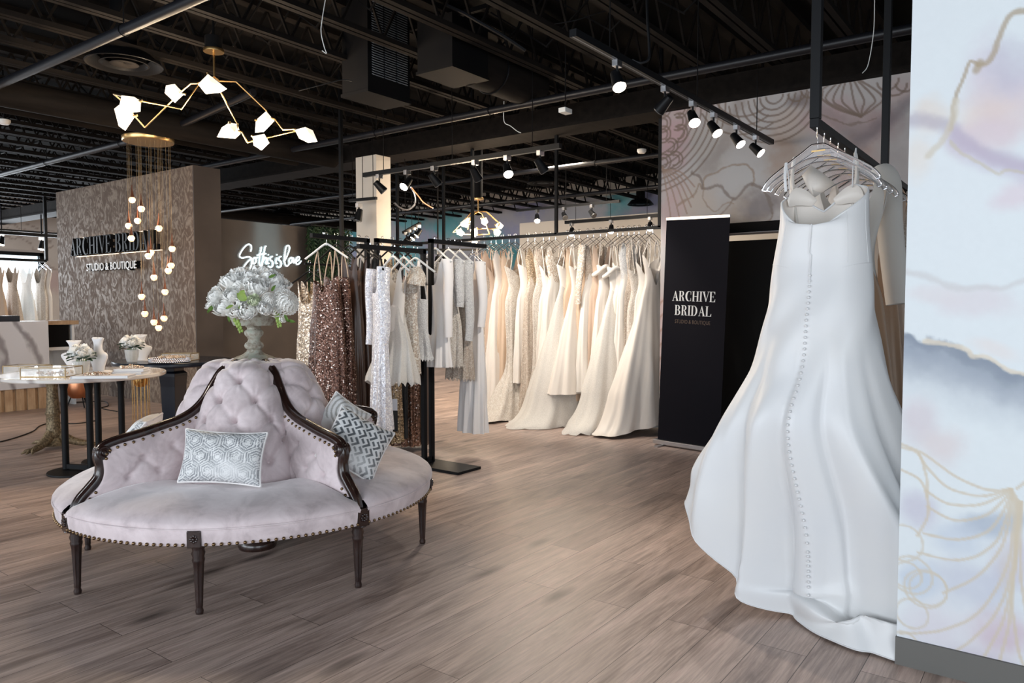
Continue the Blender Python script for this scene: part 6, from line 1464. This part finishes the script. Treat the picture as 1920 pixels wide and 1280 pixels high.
# ================================================================ LIGHT FITTINGS
def hullmesh(mb, pts):
    bm = bmesh.new(); vs = [bm.verts.new([float(q) for q in p]) for p in pts]; r = bmesh.ops.convex_hull(bm, input=vs)
    bm.verts.index_update(); used = set(v for f in bm.faces for v in f.verts); idx = {v: i for i, v in enumerate(used)}
    mb.add([tuple(v.co) for v in used], [tuple(idx[v] for v in f.verts) for f in bm.faces]); bm.free()
def chandelier(label, dpt, ox, oy, sc, arms, shades, canopy, stem, rod=.006, ceilz=3.40, canr=.0):
    P = lambda x, y, d=0: Dp(ox+x/sc, oy+y/sc, dpt+d)
    c0 = P(*canopy); g = empty('chandelier', c0, 0, label, 'chandelier'); off = np.array(c0)
    T = lambda x, y, d=0: P(x, y, d)-off
    MB().lathe([(.001,-.012),(canr,-.012),(canr+.002,.0),(canr,.010),(.001,.012)], 32).build('canopy', M['brass'], g)
    MB().lathe([(canr*.85,.012),(canr*.85,ceilz-c0[2]+.02)], 24).tube([(0,0,ceilz-c0[2]), (0,0,3.95-c0[2])], .01, 6).build('mounting_box', M['black'], g)
    MB().tube([(0,0,0), T(*stem)], rod*1.25, 10).build('stem', M['brass'], g)
    for A in arms:
        pts = [T(*q) for q in A]; mb = MB()
        for i in range(len(pts)-1): mb.tube([pts[i], pts[i+1]], rod, 8)
        mb.build('arm', M['brass'], g)
    for (o, d) in shades:
        pts = [T(x, y, d) for x, y in o]; c = sum(pts)/len(pts); r = max(np.linalg.norm(p-c) for p in pts)
        v_ = (c+off-Cv); v_ /= np.linalg.norm(v_); rn = random.Random(int(o[0][0])); P3 = []
        for i, p in enumerate(pts): P3.append(p+v_*r*rn.uniform(-.25, .25))
        for s, k in ((-1, .45), (1, .45)):
            for p in pts[::2]: P3.append(c+(p-c)*k+v_*s*r*rn.uniform(.55, .75))
        mb = MB(); hullmesh(mb, P3); mb.build('glass_shade', M['shade'], g, smooth=False)
        q = min(pts, key=lambda p: np.linalg.norm(p-T(*stem))); MB().tube([q*.8+c*.2, q*1.0+(q-c)*.12], .010, 8).build('lamp_socket', M['brass'], g)
        l = bpy.data.lights.new('shade_light', 'POINT'); l.energy = 17; l.color = (1, .78, .55); l.shadow_soft_size = .08
        lo = bpy.data.objects.new('shade_light', l); col.objects.link(lo); lo.parent = g; lo.location = c-np.array([0,0,r*1.35])
    return g
A1 = [[(945,300),(800,357,.05),(740,358,.15),(655,430,.3),(600,485,.35),(335,745,.5),(120,500,.3),(60,450,.2)], [(945,310),(810,362,-.1),(655,582,-.2),(300,510,-.05),(60,450,.2)],
      [(945,300),(990,338,.05),(1135,342,.1),(1405,600,.25),(1430,655,.25),(1480,672,.25),(1550,765,.2),(1655,760,.1)], [(945,330),(1000,430,-.1),(1150,715,-.3),(1145,770,-.3),(1185,782,-.3),(1235,875,-.25),(1660,775,.1)]]
S1 = [([(890,275),(1058,405),(1000,438),(870,450),(800,365)],-.15), ([(520,375),(597,362),(682,450),(600,528),(510,440)],.35), ([(130,462),(240,475),(302,512),(296,605),(160,622),(110,560)],-.1), ([(65,580),(110,545),(255,640),(165,770),(105,730)],.2),
      ([(1080,700),(1150,715),(1175,800),(1130,842),(968,828),(1010,745)],-.3), ([(1400,602),(1395,660),(1475,685),(1380,783),(1303,788),(1310,680)],.25), ([(1282,822),(1385,800),(1430,880),(1360,945),(1290,900)],-.2), ([(1652,765),(1745,740),(1810,770),(1852,868),(1770,878),(1690,840)],.1)]
chandelier('large brass branching chandelier with eight faceted lit glass shades over the settee', 5.95, 200, 80, 4.683, A1, S1, (940,70), (945,300), .0065, 3.40, .078)
A2 = [[(1515,745),(1430,755),(1375,820),(1210,995),(1330,985)], [(1515,745),(1610,745),(1770,890),(1740,950),(1500,955)], [(1515,745),(1560,770),(1600,860),(1650,1020),(1500,1025),(1340,1020)], [(1515,745),(1430,800),(1400,900),(1390,960)]]
S2 = [([(1360,820),(1410,815),(1425,870),(1380,900),(1345,870)],.1), ([(1300,880),(1350,840),(1410,890),(1380,940),(1310,920)],-.1), ([(1550,825),(1610,815),(1635,870),(1600,915),(1555,890)],0), ([(1720,905),(1770,868),(1820,915),(1790,955),(1735,940)],.1),
      ([(1245,965),(1300,950),(1350,1000),(1320,1040),(1260,1020)],-.1), ([(1420,960),(1500,945),(1510,1010),(1480,1050),(1425,1010)],0), ([(1700,970),(1750,945),(1790,990),(1760,1040),(1705,1025)],.1), ([(1435,1085),(1500,1080),(1505,1120),(1475,1150),(1440,1120)],0)]
chandelier('smaller brass branching chandelier with lit glass shades above the rear racks', 9.6, 660, 280, 6.4, A2, S2, (1513,592), (1515,745), .007, 3.42, .07)

# crystal pendant cluster by the damask wall
PD = 8.2
c0 = Dp(278, 262, PD); pc = empty('pendant_cluster', c0, 0, 'cluster of glowing crystal teardrop pendants on fine cords before the damask wall', 'pendant light')
MB().lathe([(.001,-.03),(.255,-.03),(.262,-.02),(.262,.02),(.001,.03)], 44).build('canopy', M['brass'], pc); MB().lathe([(.12,.03),(.12,3.40-c0[2])], 24).build('mounting_box', M['black'], pc)
D_ = [(793,175,35),(848,228,75),(826,300,155),(772,330,180),(788,405,255),(954,345,205),(905,490,345),(890,510,360),(1033,468,320),(1027,568,430),(1010,600,455),(924,640,505),(990,727,575),(850,755,605),(869,858,715),(984,885,745),(924,908,770),(952,942,800),(778,332,175)][:18]
for i, (x, y, yt) in enumerate(D_):
    px, py = x/3.2, 320+y/3.2; dd = PD+random.Random(i).uniform(-.22, .22); p = Dp(px, py, dd)-c0; q = Dp(px, 320+yt/3.2, dd)-c0; k = dd/1408
    r = 6.2*k
    dr = MB().lathe([(.001,-r*1.05),(r*.6,-r*.85),(r,-r*.1),(r*.95,r*.4),(r*.55,r*.85),(r*.2,r)], 16, p).build('crystal_drop', M['drop'], pc)
    MB().lathe([(r*.62,r*.75),(r*.45,r*1.5),(r*.2,r*3),(r*.13,r*4.2),(.003,r*4.6)], 14, p).build('stem_cap', M['dark_copper'], pc)
    MB().tube([p+np.array([0,0,r*4]), (p[0]*1.0, p[1]*1.0, -.02)], .0013, 5).build('cord', M['dark_brass'], pc)
for k in range(6):
    a = k*1.05; MB().tube([(.2*math.cos(a), .2*math.sin(a), -.02), (.2*math.cos(a), .2*math.sin(a), -1.15-.12*(k % 4))], .0011, 5).build('cord', M['dark_brass'], pc)
for (x, y, z, e) in ((0,-.1,-.75,9),(.05,.0,-1.35,9)):
    l = bpy.data.lights.new('crystal_light', 'POINT'); l.energy = e; l.color = (1, .68, .42); l.shadow_soft_size = .15; lo = bpy.data.objects.new('crystal_light', l); col.objects.link(lo); lo.parent = pc; lo.location = (x, y, z)

# ---- track lights
def spothead(loc, aim, lit, label, sc=1.0, energy=0, grp=None):
    g = empty('track_spotlight', loc, 0, label, 'spotlight', grp)
    MB().box(-.018*sc, .018*sc, -.03*sc, .03*sc, -.035*sc, .004).build('adapter', M['steel'], g, smooth=False, bevel=.002)
    d = np.array(aim, float); d /= np.linalg.norm(d); c = np.array([0,0,-.105*sc])
    MB().tube([(0,0,-.03*sc), (0,0,-.07*sc), c], .008*sc, 8).build('swivel_arm', M['metal_black'], g)
    hd_ = MB().tube([c-d*.055*sc, c-d*.05*sc, c+d*.06*sc], [.022*sc,.028*sc,.040*sc], 20).build('lamp_head', M['metal_black'], g)
    MB().tube([c+d*.060*sc, c+d*.066*sc], [.0385*sc,.037*sc], 20).build('lens', M['lens' if lit else 'lens_off'], hd_)
    if energy:
        l = bpy.data.lights.new('spot', 'SPOT'); l.energy = energy; l.color = (1, .92, .82); l.spot_size = R(75); l.spot_blend = .7; l.shadow_soft_size = .035
        lo = bpy.data.objects.new('spot', l); col.objects.link(lo); lo.parent = g; lo.location = c+d*.08*sc; lo.rotation_euler = Vector(d).to_track_quat('-Z', 'Y').to_euler()
    return g
def track(a, b, label, w=.036, h=.034, rods=True):
    g = empty('lighting_track', (np.array(a)+np.array(b))/2, 0, label, 'light track'); o = (np.array(a)+np.array(b))/2
    tp = MB().bar(a-o, b-o, w, h).build('track_profile', M['metal_black'], g, smooth=False)
    MB().bar(a-o-np.array([0,0,h/2-.002]), b-o-np.array([0,0,h/2-.002]), .008, .006).build('conductor_slot', M['slat_grey'], tp, smooth=False)
    if rods:
        mb = MB()
        for t in (.12, .5, .88): p = a*(1-t)+b*t-o; mb.tube([p, (p[0], p[1], 3.95-o[2])], .004, 6)
        mb.build('suspension_rod', M['black'], g)
TZ = 2.72; a, b = Zp(1088, 58, TZ), Zp(1437, 268, TZ); XT = (a[0]+b[0])/2; a[0] = b[0] = XT
track(a, b, 'front black light track running back towards the mural wall', .042, .040)
tl = [((1157,125),(.45,-.30,-.9),1,60,'lit track spotlight nearest the camera on the front track'),((1247,175),(-.9,.15,-.75),0,130,'black spotlight second on the front track, aimed left'),
      ((1299,202),(.45,-.45,-.8),1,35,'brightest lit spotlight in the middle of the front track'),((1338,227),(.60,-.20,-.8),1,15,'lit spotlight fourth along the front track'),((1381,250),(.66,-.15,-.8),1,15,'lit spotlight fifth along the front track'),((1417,270),(.75,-.02,-.7),1,15,'lit spotlight at the far end of the front track')]
for (px, py), aim, lit, en, lb in tl:
    p = Xp(px, py-8, XT); spothead((XT, p[1], TZ-.02), aim, lit, lb, 1.0, en)
TZ = 2.70; a, b = Zp(680, 328, TZ), Zp(1053, 274, TZ); YTk = (a[1]+b[1])/2; a[1] = b[1] = YTk
track(a, b, 'rear black light track running left to right under the girder', .045, .045)
for px, aim, lit, en, lb in ((711,(.5,.6,-.8),0,70,'black spotlight in front of the white column top'),(763,(0,-.7,-.7),1,40,'lit spotlight right of the white column'),(814,(.4,.8,-1),0,80,'dark-bodied spotlight third on the rear track'),
                         (891,(.1,.8,-1),0,80,'dark-bodied spotlight in the middle of the rear track'),(951,(.5,-.4,-.8),1,40,'lit spotlight over the long gown rail on the rear track'),(1013,(.3,.8,-1),0,90,'large dark spotlight at the right of the rear track')):
    p = Yp(px, 310, YTk); spothead((p[0], YTk, TZ-.02), aim, lit, lb, 1.15, en)
TZ = 2.75; a, b = Zp(982, 397, TZ), Zp(1150, 374, TZ); y_ = (a[1]+b[1])/2; a[1] = b[1] = y_
track(a, b, 'short black light track above the middle of the gown row')
for px, aim, lit, en, lb in ((1007,(.4,-.5,-.8),1,18,'small lit spotlight at the left of the short rear track'),(1058,(.6,-.5,-.6),0,0,'dark spotlight in the middle of the short rear track'),(1110,(.7,-.3,-.6),0,0,'dark spotlight at the right of the short rear track')):
    p = Yp(px, 390, y_); spothead((p[0], y_, TZ-.02), aim, lit, lb, 1.1, en)
# lights over the gown row, on the wall side
zz = 2.55; ya_ = 10.4
a, b = Yp(1060, 417, ya_), Yp(1236, 417, ya_); a[2] = b[2] = float(a[2]); 
track(a, b, 'farthest light track glimpsed just above the gown rail', .05, .05)
for px, lb in ((1072,'far lit spotlight over the V-neck gown'),(1146,'far lit spotlight over the draped gown'),(1219,'far lit spotlight beside the mural wall edge')):
    p = Yp(px, 417, ya_); spothead((p[0], ya_, float(a[2])-.02), (.3,-.7,-.8), 1, lb, 1.2, 0)
# left of the column, and the tilted gang of heads
a, b = Dp(655, 373, 9.2), Dp(706, 385, 9.0); b[2] = a[2] = 2.58; track(a, b, 'short black track crossing the front of the white column')
spothead(Dp(673, 382, 9.15), (-.1,-.2,-1), 0, 'black spotlight hanging in front of the left face of the column', 1.25)
a, b = Dp(756, 436, 9.6), Dp(788, 418, 9.9); track(a, b, 'tilted track section with clustered heads right of the column')
for i, (px, py) in enumerate(((762,436),(770,431),(778,427),(785,422))):
    spothead(Dp(px, py, 9.6), (-.3,-.5,-.8), i > 1, ['lowest dark head','second dark head','third lit head','topmost lit head'][i]+' of the tilted spotlight cluster right of the column', .9)
# small far lights
for px, py, d, lb in ((3,437,16,'left lit spotlight by the far left mural'),(78,445,15.5,'right lit spotlight before the far left mural'),(821,470,10.5,'lit spotlight glimpsed above the white mini dress')):
    g = spothead(Dp(px, py, d), (.1,-.2,-1), 1, lb, 1.5); MB().tube([(0,0,0), (0,0,3.95-g.location[2])], .012, 6).build('suspension_rod', M['black'], g)
p = Dp(40, 433, 15.7); a = p+np.array([0,-1.4,.0]); b = p+np.array([0,1.4,.0]); track(a, b, 'short light track by the far left mural')
# black overhead frame bars over the rear racks
fb = empty('overhead_frame', (0,0,0), 0, 'thin black square-tube frame hanging over the rear racks', 'ceiling frame')
for (x0, y0, x1, y1, d) in ((640,375,640,520,8.4),(745,395,745,520,11),(832,430,832,500,11)):
    p, q = Dp(x0, y0, d), Dp(x1, y1, d); MB().bar((p[0],p[1],q[2]), (p[0],p[1],3.9), .035).build('upright', M['metal_black'], fb, smooth=False)
for (x0, y0, x1, y1, d) in ((640,502,840,520,10.2),(745,468,900,458,11)):
    p, q = Dp(x0, y0, d), Dp(x1, y1, d); q[2] = p[2]; MB().bar(p, q, .03).build('crossbar', M['metal_black'], fb, smooth=False)
for h_ in list(HP):
    if h_ not in used_h:
        for ch in list(HP[h_].children): bpy.data.objects.remove(ch)
        bpy.data.objects.remove(HP[h_])
